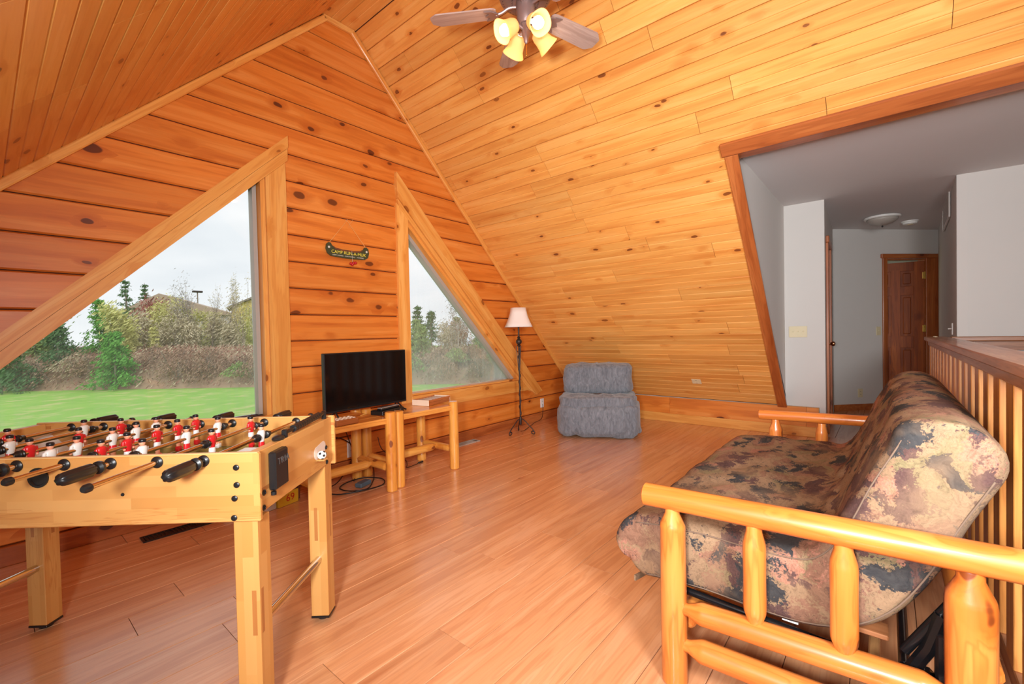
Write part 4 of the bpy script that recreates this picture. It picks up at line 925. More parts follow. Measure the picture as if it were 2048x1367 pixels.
# ------------------------------------------------------------------ futon
def camo():
    m = NT('wildlife_print_fabric'); co = m.coord()
    w = m.n('ShaderNodeTexNoise'); m.l(co, w.inputs['Vector']); w.inputs['Scale'].default_value = 9; w.inputs['Detail'].default_value = 4
    w2 = m.n('ShaderNodeTexNoise'); m.l(co, w2.inputs['Vector']); w2.inputs['Scale'].default_value = 38; w2.inputs['Detail'].default_value = 3
    P = m.vmath('ADD', m.vmath('ADD', co, m.vmath('SCALE', w.outputs['Color'], .16)), m.vmath('SCALE', w2.outputs['Color'], .028))
    fine = m.noise(co, 210, 3, .6); fine2 = m.noise(co, 150, 2, .7); med = m.noise(P, 24, 4, .6); st = m.noise(m.mapping(P, (14, 70, 70)), 1.0, 3)
    base = m.mix(m.math('MULTIPLY', fine, .6), L((124, 98, 76)), L((166, 134, 102)))
    base = m.mix(m.math('MULTIPLY', m.noise(co, 4, 2), .3), base, L((166, 136, 108)))
    def layer(base, scale, off, lo, hi, col, keep, ex=(1, 1, 1)):
        mp = m.n('ShaderNodeMapping'); m.l(P, mp.inputs['Vector']); mp.inputs['Scale'].default_value = tuple(scale*e for e in ex); mp.inputs['Location'].default_value = off; mp.inputs['Rotation'].default_value = (off[0]*.3, off[1]*.25, off[2]*.4); v = m.voro(mp.outputs[0], 1.0); sc = m.n('ShaderNodeSeparateColor'); m.l(v.outputs['Color'], sc.inputs[0])
        dd = m.math('ADD', v.outputs['Distance'], m.math('ADD', m.math('MULTIPLY_ADD', med, .9, -.45), m.math('MULTIPLY_ADD', fine2, .55, -.275)))
        mr = m.n('ShaderNodeMapRange', interpolation_type='SMOOTHSTEP'); m.l(dd, mr.inputs[0]); mr.inputs[1].default_value = hi; mr.inputs[2].default_value = lo; mr.inputs[3].default_value = 0; mr.inputs[4].default_value = 1
        k = m.math('MULTIPLY', mr.outputs[0], m.math('LESS_THAN', sc.outputs[0], keep)); return m.mix(k, base, col)
    brown = m.mix(st, L((104, 72, 58)), L((150, 112, 90))); rust = m.mix(fine, L((116, 66, 50)), L((184, 136, 114)))
    navy = m.mix(m.math('MULTIPLY', st, .6), L((40, 40, 44)), L((92, 88, 84))); olive = m.mix(fine, L((92, 84, 62)), L((150, 132, 96))); plum = m.mix(fine, L((72, 52, 50)), L((106, 78, 72)))
    base = layer(base, 7.0, (1, 2, 3), .28, .58, olive, .55, (.8, 1.1, 1.1))
    base = layer(base, 6.5, (7, 1, 5), .44, .56, brown, .75, (.7, 1.1, 1.1))
    base = layer(base, 7.5, (3, 9, 2), .34, .44, rust, .45, (.9, 1.1, 1.1))
    base = layer(base, 9.0, (5, 4, 8), .40, .50, plum, .80, (.5, 1.4, 1.4))
    base = layer(base, 8.0, (2, 6, 1), .36, .44, navy, .72, (.55, 1.3, 1.3))
    g = m.math('POWER', m.math('MULTIPLY_ADD', m.math('SINE', m.math('MULTIPLY', m.noise(m.mapping(P, (5, 22, 22)), 1.0, 3, .6, 1.2), 90)), .5, .5), 14)
    base = m.mix(m.math('MULTIPLY', g, m.math('MULTIPLY', m.math('GREATER_THAN', med, .5), .45)), base, L((52, 40, 36)))
    s1 = m.noise(m.mapping(P, (9, 60, 45)), 1.0, 4, .7, .8); base = m.mix(.8, base, m.ramp(s1, (.3, .55), (.5, .95), (.68, 1.0)), 'MULTIPLY'); s2 = m.noise(co, 5.5, 3); base = m.mix(m.ramp(s2, (.5, 0.0), (.66, .6)), base, m.mix(s1, L((96, 74, 60)), L((170, 138, 106))))
    b = m.bump(fine, .35, .0015); m.bsdf(base, .92, 0, .12, normal=b, sheen=.0); return m.mat
M_camo = camo()
FU = empty('futon_sofa', (0, 0, 0), 0, 'log frame futon sofa with wildlife print mattress, against the rail', 'sofa')
def arm(x, rr, y_front=.615):
    # posts
    A0 = .525
    log('post', (x, .525, 0), (x, .525, .560), .039 if rr > .033 else .036, FU, tenon1=(.022, .055))
    log('post', (x, -.140, 0), (x, -.140, .575), .043, FU, tenon1=(.024, .06))
    log('spindle', (x, .292, .268), (x, .292, .562), .030, FU, tenon0=(.019, .045), tenon1=(.021, .05))
    log('spindle', (x, .087, .272), (x, .087, .570), .031, FU, tenon0=(.019, .045), tenon1=(.021, .05))
    log('arm_rail', (x, y_front, .583), (x, -.30, .608), rr, FU, r1=rr*.97, cham=.004)
    log('lower_rail', (x, .497, .245), (x, -.115, .275), .034, FU, tenon0=(.019, .055), tenon1=(.019, .05))
    log('lower_rail', (x, .497, .130), (x, -.115, .150), .035, FU, tenon0=(.019, .055), tenon1=(.019, .05))
arm(1.40, .037); arm(3.12, .031)
# mattress: swept rounded slab along a side profile
path = spline([(.735, .325), (.71, .345), (.62, .365), (.45, .375), (.28, .37), (.15, .385), (.065, .445), (.0, .555), (-.045, .665), (-.088, .755), (-.118, .82), (-.14, .882)], 5)
path = [Vector((p.x, p.y)) for p in [Vector((a[0], a[1], 0)) for a in path]]
def hth(t):
    L0 = 1.33; a = min(t*L0/.085, 1); c = min((1-t)*L0/.10, 1)
    return .108*(1-(1-a)**2)**.5*(1-(1-c)**2)**.5
from mathutils import noise as MN
X0, X1 = 1.468, 3.052
mb = MB(); rings = []; N = len(path); cum = [0]
for i in range(1, N): cum.append(cum[-1]+(path[i]-path[i-1]).length)
NX = 40; ring_n = 0
for i, p in enumerate(path):
    t = cum[i]/cum[-1]; d = (path[min(i+1, N-1)]-path[max(i-1, 0)]).normalized(); nrm = Vector((d.y, -d.x)); nrm = -nrm if nrm.y > 0 and t < .2 else nrm
    nrm = Vector((-d.y, d.x)); h = max(.012, hth(t)); r = min(.05, h*.7); ring = []
    # d runs from front (y large) to back/up; upper side = nrm flipped
    up = Vector((d.y, -d.x)) if Vector((d.y, -d.x)).dot(Vector((.6, 1))) > 0 else Vector((-d.y, d.x))
    xs = [X0+r+(X1-X0-2*r)*k/NX for k in range(NX+1)]
    ctr = []
    for k in range(NX+1): ctr.append((xs[k], h))
    for k in range(1, 6): a = pi/2-pi/2*k/6; ctr.append((X1-r+r*cos(a), h-r+r*sin(a)))
    ctr.append((X1, 0))
    for k in range(0, 6): a = -pi/2*k/6; ctr.append((X1-r+r*cos(a), -h+r+r*sin(a)))
    for k in range(NX, -1, -1): ctr.append((xs[k], -h))
    for k in range(1, 6): a = -pi/2-pi/2*k/6; ctr.append((X0+r+r*cos(a), -h+r+r*sin(a)))
    ctr.append((X0, 0))
    for k in range(0, 6): a = pi-pi/2*k/6; ctr.append((X0+r+r*cos(a), h-r+r*sin(a)))
    for x, q in ctr:
        q2 = q
        if q > 0:
            q2 = q+.010*MN.noise(Vector((x*5, t*9, 0)))+.005*MN.noise(Vector((x*14, t*22, 3)))
            for tx_ in (1.73, 1.99, 2.26, 2.53, 2.79):
                for tt_ in (.17, .36, .60, .80): q2 -= .012*math.exp(-((x-tx_)**2+((t-tt_)*1.25)**2)/.0012)
        y = p.x+up.x*q2; z = p.y+up.y*q2
        xx = x+.006*MN.noise(Vector((y*9, z*9, x))); ring.append((xx, y, z))
    rings.append(ring)
mb.loft(rings); mat_o = mb.build('mattress', M_camo, FU, smooth=180)
# seams along the near and far ends
M_pipe = plain('tan_piping', (112, 90, 74), .95)
for xe in (X0, X1):
    for sgn in (1, -1):
        pts_ = []
        for i, p in enumerate(path):
            t = cum[i]/cum[-1]
            if .06 < t < .93:
                d = (path[min(i+1, N-1)]-path[max(i-1, 0)]).normalized(); up = Vector((d.y, -d.x)) if Vector((d.y, -d.x)).dot(Vector((.6, 1))) > 0 else Vector((-d.y, d.x))
                h = hth(t)-.02; pts_.append((xe+(.007 if xe == X0 else -.007), p.x+up.x*h*sgn, p.y+up.y*h*sgn))
        MB().tube(pts_, .0022, 6).build('piping', M_pipe, mat_o, smooth=180)
mb = MB()
for k in range(20): pass
# loose cover flap below the seat front
MB().loft([[(X0+.02+1.5*k/12, .70-.01*sin(k*1.3), .245-.018*sin(k*2.1)-(.02 if j else 0)) for k in range(13)] for j in (0, 1)], closed=False, caps=False).build('cover_hem', M_camo, mat_o).modifiers.new('t', 'SOLIDIFY').thickness = .006
# steel fold-down frame under the mattress
mb = MB()
mb.tube([(1.478, .56, .262), (1.478, .20, .250), (1.478, .06, .245)], .012, 8).tube([(3.04, .60, .262), (3.04, .06, .245)], .012, 8).tube([(1.478, .56, .262), (3.04, .56, .262)], .012, 8)
mb.tube([(1.478, -.03, .26), (3.04, -.03, .26)], .012, 8)
mb.tube([(1.478, -.03, .30), (1.478, -.12, .46)], .012, 8).tube([(3.04, -.03, .30), (3.04, -.12, .46)], .012, 8)
mb.build('steel_frame', M_blackm, FU, smooth=50)
mb = MB(); mb.tube([(1.47, -.02, .215), (1.47, -.075, .33), (1.47, -.10, .42)], .016, 8); mb.box(1.445, 1.50, -.085, -.02, .20, .27, c=.008).box(1.45, 1.495, -.14, -.085, .23, .38, c=.006)
mb.lathe([(.018, 0), (.018, .004), (.010, .006), (.001, .006)], 14, c=(1.47, -.05, .27)); mb.build('hinge_bracket', M_blackm, FU, smooth=40)
for x in (1.55, 1.72): MB().tube([(x+.013*sin(k*1.3), -.10-.004*k+.013*cos(k*1.3), .10+.010*k) for k in range(24)], .004, 6).build('spring', M_chrome, FU, smooth=60)
for k in range(4): MB().box(1.55+.37*k, 1.62+.37*k, .0, .47, .268, .282, c=.003).build('slat', M_oakY, FU)
log('rear_rail', (1.44, -.165, .33), (3.08, -.165, .33), .034, FU); log('front_rail', (1.44, .50, .19), (3.08, .50, .19), .032, FU)
MB().box(1.50, 3.05, .02, .045, .05, .20, c=.004).build('stretcher_board', wood('pale_board', axis='X', kd=0, light=(226, 182, 130), mid=(208, 158, 104), dark=(172, 120, 70), knot=(90, 50, 26)), FU)
MB().box(1.495, 1.535, .20, .24, .2625, .2665).build('care_tag', M_whitep, mat_o)

# ------------------------------------------------------------------ loft rail
RL = empty('loft_railing', (0, -.28, 0), 0, 'oak stair railing with flat cap behind the futon', 'railing')
MB().box(1.48, 5.24, -.10, .035, .985, 1.017, c=.005).build('cap_rail', M_oakX, RL)
MB().box(1.5, 5.20, -.045, .012, .945, .985, c=.003).build('top_rail', M_oakX, RL)
MB().box(1.5, 5.20, -.04, .0, .04, .10, c=.003).build('bottom_rail', M_oakX, RL)
MB().box(5.10, 5.20, -.095, .004, 0, .985, c=.004).build('newel_post', M_oakZ, RL)
me = mb_fix(MB().box(-.053, .053, -.036, .0, .10, .946, c=.002), M_oakZ); me.name = 'baluster'
x = 5.02-.05
while x > 1.56:
    put('baluster', me, RL, Matrix.Translation((x, 0, 0))); x -= .214
for i, x in enumerate((5.20, 5.14, 5.08)): MB().lathe([(.012, 0), (.012, .001), (.008, .004), (.001, .005)], 12, c=(x, -.03, 1.017)).build('cap_screw', M_ivory, RL)

# ------------------------------------------------------------------ ceiling fan
SHAZ = 248
CF = empty('ceiling_fan', (1.984, 1.517, 3.68), 0, 'pewter ceiling fan with weathered blades and four lit glass shades', 'ceiling fan')
M_pew = plain('pewter_metal', (142, 120, 116), .38, metal=.45); M_blade = wood('weathered_blade', axis='X', kd=0, light=(206, 182, 172), mid=(188, 162, 152), dark=(156, 130, 120), knot=(80, 60, 50), rough=.5, gr=2.0)
def cf(mb, name, mtl, sm=40, **k): return mb.build(name, mtl, CF, smooth=sm, **k)
cf(MB().lathe([(.03, -.10), (.055, -.08), (.07, -.04), (.072, -.001)], 24), 'canopy', M_pew)
cf(MB().tube([(0, 0, -.09), (0, 0, -.56)], .013, 12), 'downrod', M_pew)
ho = cf(MB().lathe([(.04, -.74), (.10, -.74), (.14, -.72), (.15, -.69), (.15, -.65), (.135, -.615), (.10, -.59), (.06, -.575), (.03, -.555)], 32), 'motor_housing', M_pew)
mb = MB()
for i in range(40):
    a = 2*pi*i/40; mb.box(-.0015, .0015, .07, .128, -.003, .001); q = mb.v[-8:]; mb.v[-8:] = [(x*cos(a)-y*sin(a), x*sin(a)+y*cos(a), z-.739+(y-.07)*.25) for x, y, z in q]
mb.build('vent_fins', plain('fin_dark', (60, 48, 48), .5), ho)
cf(MB().lathe([(.022, -.865), (.035, -.86), (.046, -.84), (.050, -.81), (.052, -.79), (.052, -.745), (.048, -.735)], 24), 'switch_housing', M_pew)
cf(MB().lathe([(.004, -.965), (.012, -.955), (.014, -.935), (.022, -.92), (.022, -.89), (.03, -.865)], 20), 'light_fitter', M_pew)
bp = [(-.0, -.040), (.012, -.054), (.03, -.058), (.325, -.066), (.338, -.062), (.372, -.034), (.375, -.026), (.375, .026), (.372, .034), (.338, .062), (.325, .066), (.03, .058), (.012, .054), (-.0, .040)]
bm_ = MB(); bm_.loft([[(x, y, 0) for x, y in bp], [(x, y, .007) for x, y in bp]]); ME_bl = mb_fix(bm_, M_blade); ME_bl.name = 'blade'
ib = MB(); ib.tube(spline([(.04, 0, .03), (.09, 0, .03), (.13, 0, .012), (.165, 0, .004)]), .008, 8)
ib.loft([[(.15+.0*k, -.014, 0), (.185, -.045, 0), (.225, -.052, 0), (.215, -.036, 0), (.20, -.02, 0), (.225, 0, 0), (.20, .02, 0), (.215, .036, 0), (.225, .052, 0), (.185, .045, 0), (.15, .014, 0)] for k in (0,)]+[[(.15, -.014, .005), (.185, -.045, .005), (.225, -.052, .005), (.215, -.036, .005), (.20, -.02, .005), (.225, 0, .005), (.20, .02, .005), (.215, .036, .005), (.225, .052, .005), (.185, .045, .005), (.15, .014, .005)]])
ME_ib = mb_fix(ib, M_pew, 40); ME_ib.name = 'blade_iron'
for k in range(5):
    a = radians(122-70-1.0+(k-1)*72+1)
    a = radians([122, 51, -16, -92, 194][k])
    R = Matrix.Translation((0, 0, -.785)) @ Matrix.Rotation(a, 4, 'Z') @ Matrix.Translation((.16, 0, 0)) @ Matrix.Rotation(radians(-11), 4, 'X')
    bo = put('blade', ME_bl, CF, R); io = put('blade_iron', ME_ib, bo, Matrix.Translation((-.16, 0, -.008)))
M_am = NT('amber_glass'); tb = M_am.n('ShaderNodeBsdfTranslucent'); tb.inputs[0].default_value = L((255, 214, 150)); pb_ = M_am.n('ShaderNodeBsdfDiffuse'); pb_.inputs[0].default_value = L((246, 206, 150))
em = M_am.n('ShaderNodeEmission'); em.inputs[0].default_value = L((255, 206, 140)); em.inputs[1].default_value = .22
mx = M_am.n('ShaderNodeMixShader'); M_am.l(tb.outputs[0], mx.inputs[1]); M_am.l(pb_.outputs[0], mx.inputs[2]); ads = M_am.n('ShaderNodeAddShader'); M_am.l(mx.outputs[0], ads.inputs[0]); M_am.l(em.outputs[0], ads.inputs[1]); M_am.l(ads.outputs[0], M_am.out.inputs[0]); M_am = M_am.mat
M_bulb = NT('lit_bulb'); em = M_bulb.n('ShaderNodeEmission'); em.inputs[0].default_value = (1, .93, .78, 1); em.inputs[1].default_value = 2.5; M_bulb.l(em.outputs[0], M_bulb.out.inputs[0]); M_bulb = M_bulb.mat
n_ = 24
for k in range(4):
    az = radians(SHAZ+90*k); ax = Vector((cos(az)*sin(radians(54)), sin(az)*sin(radians(54)), -cos(radians(54))))
    p0 = Vector((cos(az)*.035, sin(az)*.035, -.875)); p1 = p0+Vector((cos(az)*.02, sin(az)*.02, .0))
    MB().tube(spline([(cos(az)*.012, sin(az)*.012, -.89), tuple(p1), tuple(p1+ax*.03)]), .009, 10).build('lamp_arm', M_pew, CF, smooth=60)
    sm = frame_z(p1+ax*.012, p1+ax*.2)
    mb = MB(); rings = []
    for r, z in ((.020, 0), (.033, .008), (.039, .028), (.040, .05), (.045, .078), (.057, .102), (.061, .108)):
        rings.append([(r*cos(2*pi*j/n_)*(1+(.0 if z < .1 else .035*cos(4*pi*j/n_*2))), r*sin(2*pi*j/n_)*(1+(.0 if z < .1 else .035*cos(4*pi*j/n_*2))), z) for j in range(n_)])
    mb.loft(rings, caps=False); so = mb.build('lamp_shade', M_am, CF, smooth=180, mat=sm); so.modifiers.new('t', 'SOLIDIFY').thickness = .003
    bo = MB().lathe([(.012, .0), (.014, .03), (.026, .055), (.032, .078), (.026, .10), (.010, .110), (.001, .112)], 16).build('bulb', M_bulb, so, smooth=180)
    c = Vector((1.984, 1.517, 3.68))+p1+ax*.150
    lamp('bulb_lamp', 'POINT', c, .8, (1, .82, .58), .03)
cf(MB().tube([(.03, .02, -.86), (.032, .021, -1.0)], .0012, 5).ball((.032, .021, -1.005), .005, 8), 'pull_chain', M_brass)
# ------------------------------------------------------------------ outdoors
GZ = -2.7
def grass_mat():
    m = NT('lawn_grass'); co = m.coord(); a = m.noise(co, .35, 4, .6); b = m.noise(co, 14, 4, .7); c = m.noise(co, .9, 3)
    col = m.mix(a, L((122, 178, 72)), L((172, 206, 104))); col = m.mix(m.math('MULTIPLY', b, .55), col, L((104, 140, 62)))
    mr = m.n('ShaderNodeMapRange'); m.l(c, mr.inputs[0]); mr.inputs[1].default_value = .52; mr.inputs[2].default_value = .7; mr.inputs[3].default_value = 0; mr.inputs[4].default_value = .55
    col = m.mix(mr.outputs[0], col, L((206, 190, 140))); m.bsdf(col, .95, 0, .1); return m.mat
def brush_mat():
    m = NT('dry_brush_ground'); co = m.coord(); a = m.noise(co, .9, 5, .7); b = m.noise(co, 5, 5, .8, .5)
    col = m.mix(a, L((160, 128, 108)), L((204, 182, 150))); col = m.mix(m.math('MULTIPLY', b, .8), col, L((116, 88, 74)))
    m.bsdf(col, .95, 0, .1); return m.mat
M_grass = grass_mat(); M_brush = brush_mat()
g = MB().box(-60, 110, D+.8, 140, GZ-1, GZ).build('lawn', M_grass); tag(g, 'wide green lawn sloping away outside the windows', kind='structure')
# bank of dry brush behind the lawn
a_ = Vector((-8, 80)); b_ = Vector((36, 22)); d_ = (b_-a_).normalized(); n2 = Vector((d_.y, -d_.x)); n2 = n2 if n2.dot(Vector((1, 1))) > 0 else -n2
a2 = a_-n2*7.5; rows = []
for j in range(10):
    row = []
    for i in range(70):
        p = a2+d_*(72*i/69)+n2*(j*1.15); h = (1-math.exp(-j*.42))*3.7*(1-.35*i/69)
        h += .35*MN.noise(Vector((p.x*.5, p.y*.5, 0)))*(1 if j else 0); row.append((p.x, p.y, GZ-.02+max(0, h)))
    rows.append(row)
mb = MB(); mb.loft(rows+[[(x, y, GZ-.5) for x, y, z in rows[-1]]], closed=False, caps=False)
bank = mb.build('brush_bank_ground', M_brush, None, smooth=180); tag(bank, 'rising bank of dry brush behind the lawn', kind='structure')
BANK_ROWS = rows
def leaf_mat(name, c1, c2, rough=.8):
    m = NT(name); co = m.coord(); n = m.noise(co, 1.3, 4, .7); r = m.noise(co, 30, 2)
    col = m.mix(n, L(c1), L(c2)); col = m.mix(m.math('MULTIPLY', r, .4), col, L(tuple(v*.7 for v in c1))); 
    q = m.bsdf(col, rough, 0, .15); return m.mat
M_bark = plain('bark', (138, 124, 112), .9, nscale=20); M_pale = plain('pale_bark', (184, 176, 166), .9)
LM = dict(bright=leaf_mat('bright_needles', (96, 158, 70), (132, 190, 96)), dark=leaf_mat('dark_needles', (78, 116, 76), (118, 148, 100)), mid=leaf_mat('mid_leaves', (126, 156, 90), (172, 190, 122)),
          yel=leaf_mat('yellow_green_leaves', (204, 202, 120), (232, 226, 160)), red=leaf_mat('red_buds', (150, 86, 82), (184, 122, 108)), tan=leaf_mat('tan_twigs', (198, 184, 150), (226, 214, 184)), brown=leaf_mat('brown_twigs', (150, 118, 100), (188, 158, 134)), grey=leaf_mat('grey_twigs', (160, 152, 146), (196, 190, 182)))
def quads(mb, pts, s, flat=0.0, long=1.0):
    for p in pts:
        v = Vector((random.gauss(0, 1), random.gauss(0, 1), random.gauss(0, 1)*(1-flat))).normalized(); u = v.orthogonal().normalized()
        w = v.cross(u); k = s*random.uniform(.5, 1.3); a = Vector(p)
        mb.add([a-u*k*long, a+w*k*.6, a+u*k*long, a-w*k*.4], [(0, 1, 2, 3)])
def conifer(x, y, h, r, lm, label, n=900, sp=0.0):
    t = empty('conifer_tree', (x, y, GZ), 0, label, 'tree')
    MB().tube([(0, 0, -.2), (.02*h*.2, 0, h*.5), (0, 0, h*.97)], [h*.016+.03, h*.012+.02, .015], 7).build('trunk', M_bark, t)
    mb = MB(); pts = []; lv = int(9+h*.9)
    for i in range(lv):
        z = h*(.10+.88*i/lv); rr = r*(1-(i/lv)**1.25)+.12
        nb = 7 if sp == 0 else 6
        for b in range(nb):
            a = random.uniform(0, 2*pi); rl = rr*random.uniform(.65, 1.08)
            for q in range(max(2, int(3.2*n/lv/nb))):
                u = random.random()**.7; jit = .10*r+.08
                pts.append((cos(a)*rl*u+random.gauss(0, jit*.5), sin(a)*rl*u+random.gauss(0, jit*.5), z-(.18*rl*u if sp == 0 else -.05*rl*u)+random.gauss(0, jit*.35)))
    quads(mb, pts, .055+.02*r, .3, 1.8); mb.build('foliage', lm, t, fixn=False); return t
def branchy(x, y, h, r, lm, label, n=500, bark=None, dens=1.0, name='broadleaf_tree', base=.2, ls=.13, seed=0):
    t = empty(name, (x, y, GZ), random.uniform(0, 6), label, 'tree'); rg = random.Random(seed+int(h*100))
    mb = MB(); tips = []
    def grow(p, d, L_, rad, lev):
        pts = [p]; 
        for k in range(3):
            d = (d+Vector((rg.gauss(0, .14), rg.gauss(0, .14), .05))).normalized(); p = p+d*L_/3; pts.append(p)
        mb.tube(pts, [rad, rad*.85, rad*.7, rad*.55], 4 if lev > 1 else 6, caps=False); tips.extend(pts[1:] if lev > 0 else [])
        if lev < 3:
            for k in range(3 if lev == 0 else 3):
                a = rg.uniform(0, 2*pi); dd = (d+Vector((cos(a), sin(a), rg.uniform(-.1, .5)))*rg.uniform(.5, .85)).normalized()
                grow(pts[rg.choice((1, 2, 3)) if lev else rg.choice((1, 2, 3))], dd, L_*rg.uniform(.5, .75), rad*.55, lev+1)
    for s in range(2):
        grow(Vector((rg.uniform(-.1, .1), rg.uniform(-.1, .1), -.1)), Vector((rg.uniform(-.12, .12), rg.uniform(-.12, .12), 1)).normalized(), h*.55, .012*h+.01, 0)
    zmax = max(p.z for p in tips); rm = max(1e-3, max(sqrt(p.x**2+p.y**2) for p in tips)); fz, fr = h/zmax, min(1.6, r/rm)
    mb.v = [(vx*fr, vy*fr, vz*fz) for vx, vy, vz in mb.v]
    mb.build('branches', bark or M_bark, t, fixn=False)
    if n:
        m2 = MB(); pts = []
        for i in range(n*3):
            p = rg.choice(tips); pts.append((p.x*fr+rg.gauss(0, r*.16), p.y*fr+rg.gauss(0, r*.16), max(.1, p.z*fz+rg.gauss(0, h*.04))))
        quads(m2, pts, ls*.8, 0, 2.2); m2.build('foliage', lm, t, fixn=False)
    return t
def bush(x, y, z0, h, r, lm, label, n=700, ls=.12, name='bush', group=None):
    t = empty(name, (x, y, z0), 0, label, 'bush', group); mb = MB(); pts = []
    for i in range(n*2):
        a = random.uniform(0, 2*pi); u = random.random()**.5; q = random.random(); rr = r*u*(1-.5*q*q)
        pts.append((cos(a)*rr, sin(a)*rr, .05+h*q*(1-.45*u*u)))
    quads(mb, pts, ls*.7, 0, 2.2); mb.build('foliage', lm, t, fixn=False)
    m2 = MB()
    for k in range(9): a = random.uniform(0, 6.3); m2.tube([(0, 0, -.1), (cos(a)*r*.3, sin(a)*r*.3, h*.5), (cos(a)*r*.5, sin(a)*r*.5, h*.9)], [.03, .02, .008], 4, caps=False)
    m2.build('stems', M_bark, t, fixn=False); return t
conifer(6.96, 47.6, 4.9, 1.95, LM['bright'], 'small bright green pine at the lawn edge, left window', 1300)
conifer(7.4, 57.5, 8.3, 2.3, LM['bright'], 'broad mid-green pine behind the small bright pine', 1500)
conifer(12.12, 74.0, 12.2, 2.3, LM['dark'], 'tall sparse spruce, leftmost of the two on the skyline', 600, sp=1)
conifer(14.92, 78.6, 12.3, 2.0, LM['dark'], 'tall pointed dark spruce, right of the sparse spruce', 900)
conifer(11.19, 55.9, 5.6, 1.05, LM['yel'], 'young yellow-green conifer on the brush bank', 600)
conifer(1.0, 53.5, 5.2, 2.6, LM['dark'], 'dark low conifer at the far left of the left window', 900)
conifer(4.4, 55.5, 6.0, 2.4, LM['dark'], 'dark green conifer between the far left one and the broad pine', 1000)
branchy(13.75, 68.6, 9.5, 2.6, LM['red'], 'reddish budding tree below the skyline spruces', 900, ls=.16, seed=1)
branchy(8.6, 54.5, 7.2, 2.0, LM['yel'], 'pale yellow-green tree in front of the broad pine', 800, ls=.13, seed=2)
branchy(14.3, 62.4, 8.6, 2.6, LM['yel'], 'yellow-green leafing tree in front of the brown roof', 900, ls=.14, seed=3)
branchy(14.6, 58.2, 10.6, 1.9, LM['grey'], 'bare grey tree above the brown roof', 260, ls=.08, seed=4)
branchy(16.84, 53.4, 10.6, 1.1, LM['tan'], 'thin tall bare tree left of the yellow gable house', 200, ls=.08, seed=5)
branchy(18.21, 55.0, 9.8, 1.1, LM['tan'], 'thin bare tree in front of the yellow gable house', 220, ls=.08, seed=6)
branchy(16.2, 55.7, 6.6, 2.4, LM['tan'], 'pale tan twiggy tree in the middle of the left window', 900, ls=.12, seed=7)
branchy(19.3, 55.0, 6.4, 1.9, LM['yel'], 'yellowish leafing tree at the right edge of the left window', 700, ls=.12, seed=8)
branchy(12.6, 57.5, 6.3, 2.0, LM['tan'], 'pale twiggy tree beside the young conifer', 700, ls=.11, seed=9)
for i, (x, y, h, r, k, lb) in enumerate((
    (3.4, 60.5, 7.2, 2.4, 'mid', 'green leafing tree behind the dark low conifers'),
    (10.2, 60.0, 6.8, 1.9, 'tan', 'tan twiggy tree between broad pine and brown roof'),
    (12.6, 61.5, 8.0, 2.2, 'yel', 'yellow-green tree under the red budding tree'),
    (15.8, 59.5, 7.6, 2.2, 'tan', 'tan twiggy tree right of the yellow-green trees'),
    (17.6, 58.5, 7.0, 2.0, 'yel', 'yellow-green tree below the yard lamp post'),
    (20.6, 57.5, 7.6, 2.0, 'yel', 'yellow-leafed tree in front of the yellow gable house'),
    (14.2, 55.2, 5.4, 1.7, 'tan', 'low tan tree above the middle of the brush bank'),
    (17.6, 52.2, 5.6, 1.6, 'tan', 'low tan tree at the right of the brush bank'),
    (9.6, 56.4, 5.6, 1.5, 'yel', 'low yellow-green tree right of the small bright pine'))):
    branchy(x, y, h, r, LM[k], lb, 1000, ls=.12, seed=20+i)
for i, (x, y, h, r, lb) in enumerate((
    (26.2, 33.6, 5.6, 1.8, 'mid pine low in the left half of the small window'),
    (32.6, 35.0, 6.0, 2.0, 'pine behind the tall bare tree'),
    (29.6, 28.8, 4.4, 1.5, 'pine left of the small right pine'),
    (35.0, 31.5, 5.0, 1.9, 'distant pine right of the tall bare tree'))):
    conifer(x, y, h, r, LM['mid'], lb, 900)
for i, (x, y, h, lb) in enumerate(((15.6, 54.0, 9.8, 'slender bare sapling above the middle of the bank'), (17.4, 51.0, 10.4, 'slender bare sapling left of the window post'), (19.2, 52.2, 8.8, 'slender bare sapling just beside the window post'), (12.9, 56.0, 8.0, 'slender bare sapling above the young conifer'))):
    branchy(x, y, h, 1.3, LM['tan'], lb, 90, ls=.07, seed=40+i)
# right window
conifer(27.8, 35.4, 7.1, 1.5, LM['dark'], 'dark pine at the left edge of the small window', 900)
conifer(30.7, 36.9, 6.7, 1.9, LM['dark'], 'second dark pine, right of the one at the small window edge', 900)
conifer(25.2, 31.6, 5.0, 1.6, LM['mid'], 'lower mid-green pine in front of the dark pines', 900)
branchy(27.3, 29.2, 8.6, 1.6, LM['grey'], 'tall bare grey tree in the small window', 300, bark=M_pale, ls=.07, seed=11)
branchy(30.4, 31.8, 5.3, 2.2, LM['brown'], 'brown twiggy tree beside the tall bare tree', 900, ls=.09, seed=12)
branchy(28.2, 31.1, 5.0, 1.8, LM['tan'], 'tan twiggy tree in the middle of the small window', 900, ls=.09, seed=13)
conifer(28.6, 25.9, 3.2, 1.3, LM['mid'], 'small green pine at the right of the small window', 700)
conifer(33.0, 29.0, 4.2, 1.7, LM['mid'], 'green pine behind the small right pine', 700)
branchy(31.5, 26.5, 3.8, 1.6, LM['tan'], 'low tan tree right of the small window pines', 600, ls=.08, seed=14)
BG = 'dry brown bushes on the bank behind the lawn'
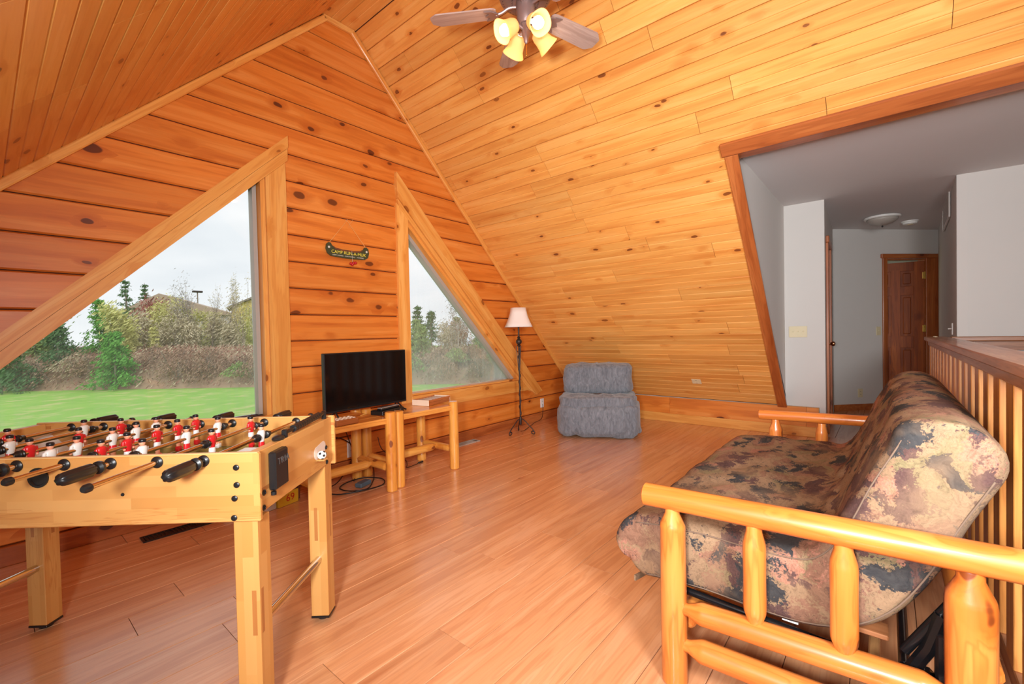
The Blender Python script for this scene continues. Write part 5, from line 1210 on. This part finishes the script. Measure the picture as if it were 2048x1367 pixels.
for i in range(80):
    kk = random.choice(['brown', 'brown', 'tan', 'mid', 'brown'])
    t = i/79; p = a2+d_*(10+58*t)+n2*random.uniform(.3, 4.5); h = random.uniform(1.4, 2.6)*(1-.25*t); z0 = GZ+ (0 if False else random.uniform(.2, 1.6))
    bush(p.x, p.y, z0, h, random.uniform(1.3, 2.2)*(1-.3*t), LM[kk], {'brown': 'dry brown twiggy bush on the bank behind the lawn', 'tan': 'pale tan dry bush on the bank behind the lawn', 'mid': 'greenish bush on the brown bank behind the lawn'}[kk], 420, .09, group={'brown': BG, 'tan': 'pale tan bushes on the bank', 'mid': 'greenish bushes on the bank'}[kk])
for (x, y) in ((24.0, 29.2), (26.4, 27.6), (29.4, 24.6), (22.6, 32.2)):
    bush(x, y, GZ, 1.7, 1.6, LM['mid'], 'low green bush along the lawn edge in the small window', 500, .08, group='low green bushes in the small window')
mb = MB(); pts = []
for i in range(26000):
    j = random.random()*8.4; k = random.random()*68; j0, k0 = int(j), int(k); a = Vector(BANK_ROWS[j0][k0]); b = Vector(BANK_ROWS[j0+1][k0+1])
    pts.append(tuple(a+(b-a)*random.random()+Vector((random.gauss(0, .3), random.gauss(0, .3), .06+abs(random.gauss(0, .16))))))
m1, m2_, m3 = MB(), MB(), MB()
quads(m1, pts[:12000], .07, 0, 2.4); quads(m2_, pts[12000:20000], .07, 0, 2.6); quads(m3, pts[20000:], .06, 0, 2.6)
for q, nm, lm, lb in ((m1, 'brown_undergrowth', 'brown', 'tangled brown undergrowth covering the bank'), (m2_, 'tan_undergrowth', 'tan', 'dry straw coloured stalks scattered over the bank'), (m3, 'reddish_undergrowth', 'red', 'reddish brambles scattered over the bank')):
    o = q.build(nm, LM[lm], None, fixn=False); tag(o, lb, 'undergrowth', kind='stuff')
# houses and lamp post
hs = empty('distant_house', (20.6, 74.5, GZ), radians(-30), 'grey house with long brown roof behind the trees', 'house')
MB().box(-10, 3.6, 0, 7, 0, 7.6).build('wall', plain('lavender_siding', (200, 194, 202), .8), hs)
mb = MB(); mb.prism([(-10.6, 7.4), (-5, 10.4), (4.2, 7.4)], -.5, 7.5); mb.build('roof', plain('brown_shingles', (176, 154, 136), .85), hs)
for x in (-6.5, -3, .5): MB().box(x, x+1.2, -.05, .05, 4.9, 6.3).build('window', M_glass if False else plain('dark_pane', (90, 96, 104), .2), hs)
h2 = empty('distant_house', (23.9, 65.2, GZ), radians(-20), 'yellow gable house at the right edge of the left window', 'house')
MB().box(-2.6, 2.6, 0, 6, 0, 8.1).prism([(-2.6, 8.1), (0, 9.3), (2.6, 8.1)], 0, 6).build('wall', plain('yellow_siding', (214, 186, 104), .8), h2)
mb = MB(); mb.prism([(-3.1, 7.9), (0, 9.35), (3.1, 7.9), (3.1, 8.1), (0, 9.6), (-3.1, 8.1)], -.5, 6.4); mb.build('roof', plain('grey_shingles', (132, 122, 112), .85), h2)
lp = empty('yard_lamp_post', (23.3, 86.9, GZ), 0, 'tall yard lamp post above the brown roof', 'lamp post')
MB().tube([(0, 0, 0), (0, 0, 11.7)], .09, 8).build('pole', M_bark, lp); MB().box(-.7, .7, -.3, .3, 11.7, 12.0, c=.05).build('lamp_head', M_iron, lp)
